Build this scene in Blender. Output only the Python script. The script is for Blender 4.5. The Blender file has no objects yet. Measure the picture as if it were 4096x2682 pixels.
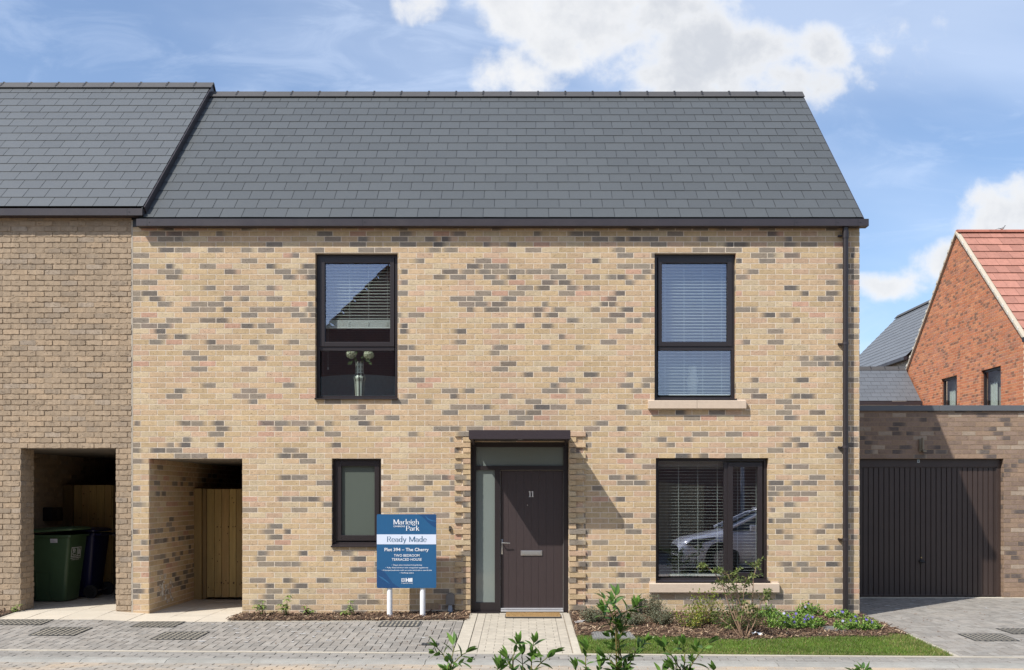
import bpy, bmesh, math, random
from mathutils import Vector, Matrix
R = math.radians
scene = bpy.context.scene

# ------------------------------------------------------------------ camera
F = 3850.0; VX = 2090.0; HY = 1980.0; CD = 13.27; CH = 1.655      # lens (photo pixels), vanishing point, distance, eye height
cam_d = bpy.data.cameras.new('camera'); cam = bpy.data.objects.new('camera', cam_d)
scene.collection.objects.link(cam); scene.camera = cam
cam.location = (0, -CD, CH); cam.rotation_euler = (R(90), 0, 0)
cam_d.sensor_width = 36; cam_d.lens = 36 * F / 4096
cam_d.shift_x = (2048 - VX) / 4096; cam_d.shift_y = (HY - 1341) / 4096
cam_d.clip_start = .05; cam_d.clip_end = 3000

# ------------------------------------------------------------------ sun, sky, exposure
SUN = Vector((.78, .68, -1.21)).normalized()                      # the way the light travels
ls = bpy.data.lights.new('sun', 'SUN'); ls.energy = 4.45; ls.angle = R(.53); ls.color = (1, .955, .88)
so = bpy.data.objects.new('sun', ls); scene.collection.objects.link(so)
so.rotation_euler = SUN.to_track_quat('-Z', 'Y').to_euler(); so.location = (-20, -20, 30)
scene.view_settings.view_transform = 'Standard'; scene.view_settings.look = 'None'
scene.view_settings.exposure = 0.42; scene.view_settings.gamma = 1
scene.render.film_transparent = False
try:
    scene.cycles.max_bounces = 10; scene.cycles.diffuse_bounces = 7; scene.cycles.transparent_max_bounces = 12
    scene.cycles.caustics_reflective = False; scene.cycles.caustics_refractive = False
except Exception: pass

world = bpy.data.worlds.new('World'); scene.world = world; world.use_nodes = True
wn = world.node_tree; wn.nodes.clear()

class NT:
    """tiny helper for building node graphs"""
    def __init__(s, tree): s.t = tree
    def n(s, kind, **kw):
        nd = s.t.nodes.new(kind)
        for k, v in kw.items(): setattr(nd, k, v)
        return nd
    def put(s, sock, v):
        if hasattr(v, 'is_linked') or hasattr(v, 'links'): s.t.links.new(v, sock)
        elif v is not None: sock.default_value = v
    def m(s, op, a, b=None, c=None, clamp=False):
        nd = s.n('ShaderNodeMath', operation=op, use_clamp=clamp)
        s.put(nd.inputs[0], a)
        if b is not None: s.put(nd.inputs[1], b)
        if c is not None: s.put(nd.inputs[2], c)
        return nd.outputs[0]
    def comb(s, x, y, z):
        nd = s.n('ShaderNodeCombineXYZ'); s.put(nd.inputs[0], x); s.put(nd.inputs[1], y); s.put(nd.inputs[2], z); return nd.outputs[0]
    def sep(s, v):
        nd = s.n('ShaderNodeSeparateXYZ'); s.put(nd.inputs[0], v); return nd.outputs
    def noise(s, vec, scale, detail=4, rough=.5, dist=0, col=False):
        nd = s.n('ShaderNodeTexNoise'); s.put(nd.inputs['Vector'], vec)
        nd.inputs['Scale'].default_value = scale; nd.inputs['Detail'].default_value = detail
        nd.inputs['Roughness'].default_value = rough; nd.inputs['Distortion'].default_value = dist
        return nd.outputs['Color' if col else 'Fac']
    def ramp(s, fac, stops, interp='LINEAR'):
        nd = s.n('ShaderNodeValToRGB'); s.put(nd.inputs[0], fac); cr = nd.color_ramp; cr.interpolation = interp
        while len(cr.elements) < len(stops): cr.elements.new(.5)
        for e, (p, c) in zip(cr.elements, stops):
            e.position = p; e.color = (c, c, c, 1) if not hasattr(c, '__len__') else (*c[:3], 1)
        return nd.outputs[0]
    def mix(s, fac, a, b, mode='MIX'):
        nd = s.n('ShaderNodeMix', data_type='RGBA', blend_type=mode)
        s.put(nd.inputs[0], fac); s.put(nd.inputs[6], c4(a)); s.put(nd.inputs[7], c4(b)); return nd.outputs[2]
    def mapr(s, v, a, b, c=0, d=1, smooth=True):
        nd = s.n('ShaderNodeMapRange', interpolation_type='SMOOTHSTEP' if smooth else 'LINEAR')
        s.put(nd.inputs[0], v); nd.inputs[1].default_value = a; nd.inputs[2].default_value = b
        nd.inputs[3].default_value = c; nd.inputs[4].default_value = d; return nd.outputs[0]
    def vmul(s, v, k):
        nd = s.n('ShaderNodeVectorMath', operation='MULTIPLY'); s.put(nd.inputs[0], v); nd.inputs[1].default_value = k; return nd.outputs[0]
def c4(c):
    if isinstance(c, (tuple, list)) and len(c) == 3: return (*c, 1)
    return c

W = NT(wn)
to_sun = -SUN
sky = W.n('ShaderNodeTexSky', sky_type='NISHITA'); sky.sun_disc = False
sky.sun_elevation = math.asin(to_sun.z); sky.sun_rotation = math.atan2(to_sun.x, to_sun.y) % (2 * math.pi)
sky.air_density = 1.0; sky.dust_density = 1.2; sky.ozone_density = 1.4; sky.altitude = 20
tc = W.n('ShaderNodeTexCoord'); dx, dy, dz = W.sep(tc.outputs['Generated'])
ay = W.m('MAXIMUM', W.m('ABSOLUTE', dy), .12)
u = W.m('DIVIDE', dx, ay); v = W.m('DIVIDE', dz, ay)
uv = W.comb(u, v, 0)
north = W.mapr(dy, -.05, .15)
w1 = W.noise(uv, 7.0, 2, .5); w2 = W.noise(W.comb(v, u, 3.7), 7.0, 2, .5)
uw = W.m('ADD', u, W.m('MULTIPLY', W.m('SUBTRACT', w1, .5), .05))
vw = W.m('ADD', v, W.m('MULTIPLY', W.m('SUBTRACT', w2, .5), .045))
def blob(px, py, rx, ry, s=1.0):
    a = W.m('DIVIDE', W.m('SUBTRACT', uw, (px - VX) / F), rx / F)
    b = W.m('DIVIDE', W.m('SUBTRACT', vw, (HY - py) / F), ry / F)
    r2 = W.m('ADD', W.m('MULTIPLY', a, a), W.m('MULTIPLY', b, b))
    return W.m('MULTIPLY', W.m('SUBTRACT', 1.0, r2), s)
blobs = [(2060, 40, 150, 150, 1), (2060, 310, 210, 140, 1.05), (2200, 170, 190, 120, .9), (2500, 60, 540, 190, 1.1), (2830, 250, 430, 230, 1.1), (3270, 190, 130, 120, 1),
         (3060, 340, 350, 130, .7), (2300, -260, 900, 330, 1), (1690, -10, 130, 100, .8), (3990, 900, 200, 165, 1), (4130, 850, 160, 160, 1),
         (3600, 1110, 170, 80, .8), (3780, 1030, 200, 95, .9), (3560, 150, 110, 60, .06), (4400, 700, 200, 250, 1)]
acc = None
for b in blobs:
    o = blob(*b); acc = o if acc is None else W.m('SMOOTH_MAX', acc, o, .25)
acc = W.m('MAXIMUM', acc, -1.2)
fb = W.noise(uv, 13.0, 9, .56, .3)
fb2 = W.noise(uv, 46.0, 6, .6, .2)
dens = W.m('ADD', acc, W.m('ADD', W.m('MULTIPLY', W.m('SUBTRACT', fb, .5), 2.3), W.m('MULTIPLY', W.m('SUBTRACT', fb2, .5), .9)))
cov_n = W.mapr(dens, -.12, .78)
# southern half of the sky (seen only as a reflection): broken cloud
sn = W.noise(uv, 2.2, 7, .55, .4)
cov_s = W.mapr(sn, .50, .68, 0, .75)
cov = W.m('ADD', W.m('MULTIPLY', cov_n, north), W.m('MULTIPLY', cov_s, W.m('SUBTRACT', 1, north)))
# thin high haze
hz = W.noise(W.comb(W.m('ADD', W.m('MULTIPLY', u, 1.0), W.m('MULTIPLY', v, .8)), W.m('MULTIPLY', v, 1.9), 1.3), 2.6, 5, .45, .3)
hz2 = W.noise(W.comb(W.m('MULTIPLY', u, 1.6), W.m('MULTIPLY', v, 5.0), 8.3), 4.5, 7, .6, .8)
haze = W.m('ADD', W.mapr(hz, .34, .70, .06, .46), W.mapr(hz2, .48, .72, 0, .16))
cshade = W.noise(W.comb(W.m('ADD', u, -.02), W.m('ADD', v, .03), 5.1), 4.0, 7, .58, .2)
cl = W.mix(W.mapr(cshade, .38, .66), (.64, .67, .725), (.90, .905, .915))
edge = W.mix(W.mapr(dens, .2, 1.3), (.93, .935, .945), cl)
K = 1.0
cloudcol = W.n('ShaderNodeVectorMath', operation='SCALE'); W.put(cloudcol.inputs[0], edge); cloudcol.inputs[3].default_value = 9.9
hazecol = (8.6, 9.7, 11.6, 1)
base = W.mix(1.0, sky.outputs[0], (1.50, 1.62, 1.76, 1), 'MULTIPLY')
s1 = W.mix(haze, base, hazecol)
s2 = W.mix(W.m('MULTIPLY', cov, .97), s1, cloudcol.outputs[0])
below = W.mapr(dz, -.02, .0)
s3 = W.mix(below, (1.6, 1.6, 1.5, 1), s2)
bg = W.n('ShaderNodeBackground'); W.put(bg.inputs[0], s3); bg.inputs[1].default_value = .079
wo = W.n('ShaderNodeOutputWorld'); wn.links.new(bg.outputs[0], wo.inputs[0])

# ------------------------------------------------------------------ mesh builder
def P(px, py, y=0.0):
    """a point on the vertical plane y (metres behind the front wall)"""
    d = CD + y
    return Vector(((px - VX) * d / F, y, CH + (HY - py) * d / F))
def X(px, y=0.0): return (px - VX) * (CD + y) / F
def Z(py, y=0.0): return CH + (HY - py) * (CD + y) / F
rnd = random.Random(11)
ROOTLOC = {}
class MB:
    def __init__(s): s.v = []; s.f = []; s.c = []
    def add(s, vs, fs, col=(1, 1, 1)):
        n = len(s.v); s.v += [tuple(p) for p in vs]
        if col and hasattr(col[0], '__len__'): s.c += [tuple(c[:3]) for c in col]
        else: s.c += [tuple(col[:3])] * len(vs)
        s.f += [tuple(i + n for i in f) for f in fs]
    def quad(s, a, b, c, d, col=(1, 1, 1)): s.add([a, b, c, d], [(0, 1, 2, 3)], col)
    def box(s, x0, x1, y0, y1, z0, z1, col=(1, 1, 1), bev=0):
        if x0 > x1: x0, x1 = x1, x0
        if y0 > y1: y0, y1 = y1, y0
        if z0 > z1: z0, z1 = z1, z0
        if bev <= 0:
            vs = [(x, y, z) for z in (z0, z1) for y in (y0, y1) for x in (x0, x1)]
            s.add(vs, [(0, 2, 3, 1), (4, 5, 7, 6), (0, 1, 5, 4), (2, 6, 7, 3), (0, 4, 6, 2), (1, 3, 7, 5)], col)
        else:
            bm = bmesh.new(); bmesh.ops.create_cube(bm, size=1)
            for vv in bm.verts: vv.co = Vector(((x0 + x1) / 2 + vv.co.x * (x1 - x0), (y0 + y1) / 2 + vv.co.y * (y1 - y0), (z0 + z1) / 2 + vv.co.z * (z1 - z0)))
            bmesh.ops.bevel(bm, geom=bm.edges[:], offset=min(bev, .45 * min(x1 - x0, y1 - y0, z1 - z0)), segments=2, profile=.6, affect='EDGES')
            s.frombm(bm, col)
    def frombm(s, bm, col=(1, 1, 1)):
        bm.verts.index_update()
        s.add([vv.co.copy() for vv in bm.verts], [tuple(x.index for x in f.verts) for f in bm.faces], col); bm.free()
    def obox(s, o, ax, ay, az, col=(1, 1, 1)):
        """box from corner o with edge vectors"""
        o = Vector(o); ax = Vector(ax); ay = Vector(ay); az = Vector(az)
        vs = [o + ax * i + ay * j + az * k for k in (0, 1) for j in (0, 1) for i in (0, 1)]
        s.add(vs, [(0, 2, 3, 1), (4, 5, 7, 6), (0, 1, 5, 4), (2, 6, 7, 3), (0, 4, 6, 2), (1, 3, 7, 5)], col)
    def tube(s, pts, r, n=8, col=(1, 1, 1), cap=True):
        pts = [Vector(p) for p in pts]; rs = r if hasattr(r, '__len__') else [r] * len(pts)
        vs = []; fs = []; up = Vector((.13, .21, .97)).normalized()
        for i, p in enumerate(pts):
            t = (pts[min(i + 1, len(pts) - 1)] - pts[max(i - 1, 0)])
            t = t.normalized() if t.length > 1e-9 else Vector((0, 0, 1))
            a = t.cross(up)
            if a.length < .2: a = t.cross(Vector((1, .05, 0)))
            a.normalize(); b = t.cross(a).normalized()
            for k in range(n):
                an = 2 * math.pi * k / n; vs.append(p + (a * math.cos(an) + b * math.sin(an)) * rs[i])
        for i in range(len(pts) - 1):
            for k in range(n):
                k2 = (k + 1) % n; fs.append((i * n + k, i * n + k2, (i + 1) * n + k2, (i + 1) * n + k))
        if cap: fs.append(tuple(range(n - 1, -1, -1))); fs.append(tuple((len(pts) - 1) * n + k for k in range(n)))
        s.add(vs, fs, col)
    def cyl(s, c, axis, r, h, n=20, col=(1, 1, 1), r2=None):
        c = Vector(c); a = Vector(axis).normalized(); s.tube([c - a * h / 2, c + a * h / 2], [r, r2 if r2 is not None else r], n, col)
    def lathe(s, c, prof, n=20, col=(1, 1, 1), colf=None):
        c = Vector(c); vs = []; cs = []; fs = []
        for i, (r, z) in enumerate(prof):
            for k in range(n):
                an = 2 * math.pi * k / n; vs.append(c + Vector((r * math.cos(an), r * math.sin(an), z)))
                cs.append(colf(i, k) if colf else col)
        for i in range(len(prof) - 1):
            for k in range(n):
                k2 = (k + 1) % n; fs.append((i * n + k, i * n + k2, (i + 1) * n + k2, (i + 1) * n + k))
        s.add(vs, fs, cs)
    def prism(s, poly, y0, y1, col=(1, 1, 1)):
        """poly of (x,z) extruded along y"""
        n = len(poly); vs = [(x, y0, z) for x, z in poly] + [(x, y1, z) for x, z in poly]
        fs = [tuple(range(n)), tuple(range(2 * n - 1, n - 1, -1))] + [(i, i + n, (i + 1) % n + n, (i + 1) % n) for i in range(n)]
        s.add(vs, fs, col)
    def prismx(s, poly, x0, x1, col=(1, 1, 1)):
        n = len(poly); vs = [(x0, y, z) for y, z in poly] + [(x1, y, z) for y, z in poly]
        fs = [tuple(range(n)), tuple(range(2 * n - 1, n - 1, -1))] + [(i, i + n, (i + 1) % n + n, (i + 1) % n) for i in range(n)]
        s.add(vs, fs, col)
    def build(s, name, mat, parent=None, smooth=False, local=False, solid=False):
        off = Vector((0, 0, 0))
        if parent is not None and not local: off = ROOTLOC.get(parent.name, Vector((0, 0, 0)))
        me = bpy.data.meshes.new(name)
        me.from_pydata([(a - off.x, b - off.y, c - off.z) for a, b, c in s.v], [], s.f)
        ca = me.color_attributes.new('Col', 'FLOAT_COLOR', 'POINT')
        flat = []
        for c in s.c: flat += [c[0], c[1], c[2], 1.0]
        ca.data.foreach_set('color', flat)
        me.materials.append(mat)
        if solid:
            bm = bmesh.new(); bm.from_mesh(me); bmesh.ops.recalc_face_normals(bm, faces=bm.faces); bm.to_mesh(me); bm.free()
        if smooth:
            me.polygons.foreach_set('use_smooth', [True] * len(me.polygons))
            if smooth != 'all' and hasattr(me, 'set_sharp_from_angle'): me.set_sharp_from_angle(angle=R(38))
        me.update()
        o = bpy.data.objects.new(name, me); scene.collection.objects.link(o)
        if parent is not None:
            o.parent = parent; ROOTLOC[o.name] = off
        return o
def tag(o, label=None, cat=None, group=None, kind=None):
    if label: o['label'] = label
    if cat: o['category'] = cat
    if group: o['group'] = group
    if kind: o['kind'] = kind
    return o
def thing(name, label, cat, loc=(0, 0, 0), rotz=0, group=None):
    o = bpy.data.objects.new(name, None); scene.collection.objects.link(o)
    o.empty_display_size = .1
    o.location = loc; o.rotation_euler = (0, 0, rotz); ROOTLOC[o.name] = Vector(loc)
    return tag(o, label, cat, group)
def copy_tree(o, parent=None):
    c = o.copy(); scene.collection.objects.link(c); c.parent = parent
    for ch in list(o.children): copy_tree(ch, c)
    return c

# ------------------------------------------------------------------ materials
def mat(name, col=(.5, .5, .5), rough=.6, metal=0.0, spec=None, var=.0, vscale=8.0, bump=0.0, bscale=60.0, attr=False, stretch=(1, 1, 1), emit=None, trans=0, rvar=0, coat=0, dirt=None):
    m = bpy.data.materials.new(name); m.use_nodes = True; nt = m.node_tree; T = NT(nt)
    b = nt.nodes['Principled BSDF']
    tcn = T.n('ShaderNodeTexCoord'); vec = T.vmul(tcn.outputs['Object'], stretch)
    c = c4(col)
    if attr:
        a = T.n('ShaderNodeVertexColor', layer_name='Col'); c = T.mix(1.0, c4(col), a.outputs[0], 'MULTIPLY')
    if var > 0:
        nz = T.noise(vec, vscale, 5, .6)
        f = T.mapr(nz, .25, .75, 1 - var, 1 + var, False)
        c = T.mix(1.0, c, T.comb(f, f, f), 'MULTIPLY')
    if dirt:
        dcol, ds, lo, hi, amt = dirt
        dn = T.noise(vec, ds, 7, .62, .4)
        c = T.mix(T.mapr(dn, lo, hi, 0, amt), c, c4(dcol))
    T.put(b.inputs['Base Color'], c)
    if rvar > 0:
        T.put(b.inputs['Roughness'], T.mapr(T.noise(vec, vscale * .7, 4, .6), .3, .7, max(.02, rough - rvar), min(1, rough + rvar), False))
    else: b.inputs['Roughness'].default_value = rough
    b.inputs['Metallic'].default_value = metal
    if spec is not None: b.inputs['Specular IOR Level'].default_value = spec
    if coat: b.inputs['Coat Weight'].default_value = coat; b.inputs['Coat Roughness'].default_value = .05
    if bump > 0:
        bn = T.n('ShaderNodeBump'); bn.inputs['Strength'].default_value = 1.0; bn.inputs['Distance'].default_value = bump
        T.put(bn.inputs['Height'], T.noise(vec, bscale, 5, .65)); nt.links.new(bn.outputs[0], b.inputs['Normal'])
    if trans > 0:
        out = nt.nodes['Material Output']; tr = T.n('ShaderNodeBsdfTranslucent'); T.put(tr.inputs[0], c)
        mx = T.n('ShaderNodeMixShader'); mx.inputs[0].default_value = trans
        nt.links.new(b.outputs[0], mx.inputs[1]); nt.links.new(tr.outputs[0], mx.inputs[2]); nt.links.new(mx.outputs[0], out.inputs[0])
    return m
def brickmat(name, bump=.004, cs=(26, 26, 70), creases=True):
    """fired clay: per-brick colour comes with the mesh, grain and drag creases are procedural"""
    m = bpy.data.materials.new(name); m.use_nodes = True; nt = m.node_tree; T = NT(nt); b = nt.nodes['Principled BSDF']
    a = T.n('ShaderNodeVertexColor', layer_name='Col'); tcn = T.n('ShaderNodeTexCoord'); ob = tcn.outputs['Object']
    g = T.noise(ob, 90, 4, .65); g2 = T.noise(ob, 14, 3, .6)
    f = T.m('MULTIPLY', T.m('MULTIPLY', T.mapr(g, .25, .75, .84, 1.14, False), T.mapr(g2, .3, .7, .90, 1.09, False)), T.mapr(T.noise(ob, .9, 4, .6), .3, .7, .93, 1.06, False))
    c = T.mix(1.0, a.outputs[0], T.comb(f, f, f), 'MULTIPLY')
    cre = T.noise(T.vmul(ob, cs), 1.0, 5, .6, .9)
    hollow = T.mapr(cre, .60, .72)
    if creases: c = T.mix(T.m('MULTIPLY', hollow, .30), c, T.mix(1.0, c, (.45, .42, .40, 1), 'MULTIPLY'))
    T.put(b.inputs['Base Color'], c); b.inputs['Roughness'].default_value = .92; b.inputs['Specular IOR Level'].default_value = .2
    h = T.m('SUBTRACT', T.m('MULTIPLY', g, .5), hollow)
    bn = T.n('ShaderNodeBump'); bn.inputs['Distance'].default_value = bump; T.put(bn.inputs['Height'], h); nt.links.new(bn.outputs[0], b.inputs['Normal'])
    return m
def glassmat(name, tint=(.93, .955, .945), k=.14, rough=0.0):
    m = bpy.data.materials.new(name); m.use_nodes = True; nt = m.node_tree; T = NT(nt); nt.nodes.remove(nt.nodes['Principled BSDF'])
    out = nt.nodes['Material Output']; ge = T.n('ShaderNodeNewGeometry'); dt = T.n('ShaderNodeVectorMath', operation='DOT_PRODUCT'); nt.links.new(ge.outputs['Incoming'], dt.inputs[0]); nt.links.new(ge.outputs['Normal'], dt.inputs[1])
    g5 = T.m('POWER', T.m('SUBTRACT', 1.0, T.m('ABSOLUTE', dt.outputs['Value'])), 5.0)
    fac = T.m('ADD', k, T.m('MULTIPLY', g5, 1 - k), clamp=True)
    tr = T.n('ShaderNodeBsdfTransparent'); tr.inputs[0].default_value = c4(tint)
    gl = T.n('ShaderNodeBsdfGlossy'); gl.inputs['Roughness'].default_value = rough; gl.inputs[0].default_value = (.80, .82, 1, 1)
    mx = T.n('ShaderNodeMixShader'); T.put(mx.inputs[0], fac); nt.links.new(tr.outputs[0], mx.inputs[1]); nt.links.new(gl.outputs[0], mx.inputs[2]); nt.links.new(mx.outputs[0], out.inputs[0])
    return m

M_BRICK = brickmat('buff clay brick'); M_BRICK_R = brickmat('tumbled grey buff brick', .007, (14, 14, 30)); M_BRICK_G = brickmat('brown clay brick', .004)
M_BRICK_RED = brickmat('orange red brick', .003)
M_MORTAR = mat('pale mortar', (.63, .54, .43), .95, var=.12, vscale=30, bump=.002, bscale=200)
M_MORTAR_L = mat('tan mortar', (.34, .255, .17), .95, var=.12, vscale=30, bump=.002, bscale=200)
M_MORTAR_G = mat('brown mortar', (.30, .215, .14), .95, var=.12, vscale=30)
M_MORTAR_R = mat('cream mortar', (.60, .42, .28), .95, var=.1, vscale=30)
M_SLATE = mat('fibre cement slate', (1, 1, 1), .42, attr=True, spec=.45, var=.03, vscale=20, bump=.0006, bscale=260, rvar=.04, dirt=((.20, .21, .22), 2.3, .70, .84, .4))
M_RIDGE = mat('dark grey ridge tile', (.062, .058, .055), .55, var=.1, vscale=14, bump=.0008, bscale=150)
M_DARK = mat('black plastic trim', (.012, .012, .013), .45)
M_METAL = mat('brown grey aluminium', (.036, .029, .033), .42, spec=.5, var=.08, vscale=5, rvar=.08, dirt=((.10, .09, .085), 5.0, .66, .82, .35))
M_FRAME = mat('dark brown window frame', (.021, .016, .017), .38, spec=.5, var=.06, vscale=12)
M_CANOPY = mat('dark brown canopy metal', (.034, .025, .029), .42, spec=.5, var=.06, vscale=6)
M_DOOR = mat('brown grained door', (.041, .028, .028), .48, var=.10, vscale=9, stretch=(6, 6, .6), bump=.0004, bscale=40, dirt=((.09, .07, .065), 3.0, .66, .85, .25))
M_GARAGE = mat('brown painted steel', (.046, .030, .025), .45, var=.08, vscale=4, rvar=.06, dirt=((.07, .058, .05), 4.0, .60, .85, .3))
M_STONE = mat('reconstituted stone sill', (.53, .425, .33), .85, var=.06, vscale=18, bump=.0006, bscale=220)
M_GLASS = glassmat('window glass')
M_FROST2 = mat('shaded frosted glass', (.095, .112, .095), .06, spec=.6, var=.02, vscale=3)
M_FROST = mat('frosted glass', (.185, .215, .20), .06, spec=.6, var=.02, vscale=3)
M_STEEL = mat('satin steel', (.55, .55, .54), .3, metal=.9)
M_WHITE = mat('white powder coat', (.78, .79, .80), .4, spec=.4, var=.03)
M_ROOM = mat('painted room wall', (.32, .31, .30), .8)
M_ROOMF = mat('dark carpet', (.10, .09, .085), .9)
M_BLIND = mat('white blind slat', (.80, .83, .80), .45, trans=.12)
M_TIMBER = mat('pressure treated softwood', (1, 1, 1), .8, attr=True, var=.20, vscale=3.0, stretch=(7, 7, .7), bump=.001, bscale=30, dirt=((.11, .055, .018), 9.0, .69, .78, .8))
M_CONC = mat('pale concrete edging', (.50, .46, .38), .9, var=.12, vscale=9, bump=.001, bscale=180)
M_KERB = mat('grey concrete kerb', (.36, .355, .34), .9, var=.14, vscale=7, bump=.002, bscale=160, dirt=((.22, .21, .19), 20, .52, .72, .5))
M_COL = mat('coloured', (1, 1, 1), .6, attr=True)
M_BLACK = mat('black', (.01, .01, .011), .5)
# ------------------------------------------------------------------ the ground
GX = [(-60, .04), (-5.6, .04), (-5.0, -.01), (-3, -.01), (-.8, .008), (.7, .008), (2, -.01), (4.6, -.034), (60, -.04)]
def gz(x, y):
    for (a, za), (b, zb) in zip(GX, GX[1:]):
        if a <= x <= b: z = za + (zb - za) * (x - a) / (b - a); break
    else: z = -.03
    if y < 0: z = z * max(0, 1 + y / 1.5)
    if y < -.1: z -= min(2.9, -.1 - y) * .036
    return z
def ye(x): return -2.72 - .0357 * (x + .22)          # back edge of the street edging
def gsheet(name, m, x0, x1, y0, y1, dz, step=.4, kind='structure', fy0=None, fy1=None, label=None):
    mb = MB(); nx = max(1, int((x1 - x0) / step)); ny = max(1, int((y1 - y0) / step)); vs = []
    for j in range(ny + 1):
        for i in range(nx + 1):
            x = x0 + (x1 - x0) * i / nx
            ya = fy0(x) if fy0 else y0; yb = fy1(x) if fy1 else y1
            y = ya + (yb - ya) * j / ny; vs.append((x, y, gz(x, y) + dz))
    mb.add(vs, [(j * (nx + 1) + i, j * (nx + 1) + i + 1, (j + 1) * (nx + 1) + i + 1, (j + 1) * (nx + 1) + i) for j in range(ny) for i in range(nx)])
    o = mb.build(name, m, smooth='all')
    return tag(o, label, None, None, kind)
M_SOIL = mat('bare soil', (.075, .055, .04), .95, var=.2, vscale=8, bump=.01, bscale=30)
M_JOINT = mat('dark jointing sand', (.085, .078, .066), .95, var=.25, vscale=12)
M_JOINT_T = mat('tan jointing sand', (.33, .285, .225), .95, var=.2, vscale=12)
M_JOINT_P = mat('pale kiln sand', (.42, .32, .22), .95, var=.12, vscale=7)
M_SLAB = mat('pale paving slab', (.50, .445, .365), .85, var=.06, vscale=5, bump=.0008, bscale=200, attr=True, dirt=((.42, .36, .28), 3.5, .58, .85, .3))
M_PAVE = mat('concrete block paver', (1, 1, 1), .9, attr=True, var=.16, vscale=11, bump=.0015, bscale=160, dirt=((.33, .29, .24), 1.4, .55, .78, .55))
M_ROADP = mat('sanded street block', (1, 1, 1), .9, attr=True, var=.12, vscale=9, bump=.0012, bscale=160, dirt=((.46, .355, .245), 1.1, .44, .66, .7))
gb = MB(); gb.quad((-400, -400, -.30), (400, -400, -.30), (400, 600, -.30), (-400, 600, -.30)); tag(gb.build('ground', M_SOIL), kind='structure')
gsheet('soil_base', M_SOIL, -14, 16, -16, 9, -.05, 1.0)

def clip(poly, hp):
    """keep the part of poly (x,y) where a*x+b*y+c >= 0"""
    for a, b, c in hp:
        out = []
        for i, p in enumerate(poly):
            q = poly[(i + 1) % len(poly)]; dp = a * p[0] + b * p[1] + c; dq = a * q[0] + b * q[1] + c
            if dp >= 0: out.append(p)
            if (dp >= 0) != (dq >= 0):
                t = dp / (dp - dq); out.append((p[0] + t * (q[0] - p[0]), p[1] + t * (q[1] - p[1])))
        poly = out
        if len(poly) < 3: return []
    return poly
def pavers(name, m, rects, hps, colf, dz=.012, gap=.0075, jit=.0016, rot=0, piv=(0, 0), bev=.004, dark=.55):
    mb = MB(); cr, sr = math.cos(rot), math.sin(rot)
    for (x0, y0, x1, y1) in rects:
        g = gap / 2; pts = [(x0 + g, y0 + g), (x1 - g, y0 + g), (x1 - g, y1 - g), (x0 + g, y1 - g)]
        if rot: pts = [(piv[0] + (a - piv[0]) * cr - (b - piv[1]) * sr, piv[1] + (a - piv[0]) * sr + (b - piv[1]) * cr) for a, b in pts]
        pts = clip(pts, hps)
        if len(pts) < 3: continue
        cx = sum(p[0] for p in pts) / len(pts); cy = sum(p[1] for p in pts) / len(pts)
        c = colf(rnd, cx, cy); h = dz + rnd.uniform(-jit, jit); n = len(pts)
        tx, ty = rnd.uniform(-.006, .006), rnd.uniform(-.006, .006)
        ins = []
        for p in pts:
            L = math.hypot(p[0] - cx, p[1] - cy) or 1; k = max(0, 1 - bev / L); ins.append((cx + (p[0] - cx) * k, cy + (p[1] - cy) * k))
        top = [(p[0], p[1], gz(*p) + h + tx * (p[0] - cx) + ty * (p[1] - cy)) for p in ins]
        mid = [(p[0], p[1], gz(*p) + h - .003) for p in pts]; low = [(p[0], p[1], gz(*p) + h - .012) for p in pts]
        ed = tuple(k * .8 for k in c)
        mb.add(top + mid + low, [tuple(range(n))] + [(i, n + i, n + (i + 1) % n, (i + 1) % n) for i in range(n)] + [(n + i, 2 * n + i, 2 * n + (i + 1) % n, n + (i + 1) % n) for i in range(n)], [c] * n + [ed] * n + [tuple(k * dark for k in c)] * n)
    return tag(mb.build(name, m), kind='structure')
def herring(x0, x1, y0, y1, s=.1):
    out = []
    for i in range(int((x1 - x0) / s) + 3):
        for j in range(int((y1 - y0) / s) + 3):
            k = (i - j) % 4; x = x0 + (i - 1) * s; y = y0 + (j - 1) * s
            if k == 0: out.append((x, y, x + 2 * s, y + s))
            elif k == 3: out.append((x, y, x + s, y + 2 * s))
    return out
EA = .0357                                             # the street runs 2 degrees off the house front
def edge_hp(off, side):                                # half plane: side=+1 keeps points behind (house side of) ye(x)+off
    return (side * EA, side * 1.0, side * (2.72 + EA * .22 - off))
def greyc(r, x, y):
    k = r.uniform(.82, 1.14); w = r.random() * .012; return (.240 * k + w, .226 * k + w * .4, .205 * k)
gsheet('driveway_bedding', M_JOINT, -11, -.74, -2.8, -.62, 0.0, .3, fy0=lambda x: ye(x))
pavers('driveway', M_PAVE, herring(-11, -.85, -3.1, -.6), [(0, -1, -.635), edge_hp(.10, 1), (-1, 0, -.87)], greyc)
# edge courses of the left drive
pavers('driveway_edge_course', M_PAVE, [(-11 + i * .2, ye(-11 + i * .2) + .002, -10.8 + i * .2, ye(-11 + i * .2) + .1) for i in range(51)] + [(-.87, -2.9 + i * .2, -.77, -2.7 + i * .2) for i in range(12)],
       [edge_hp(0, 1), (0, -1, -.635), (-1, 0, -.76)], greyc)
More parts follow.
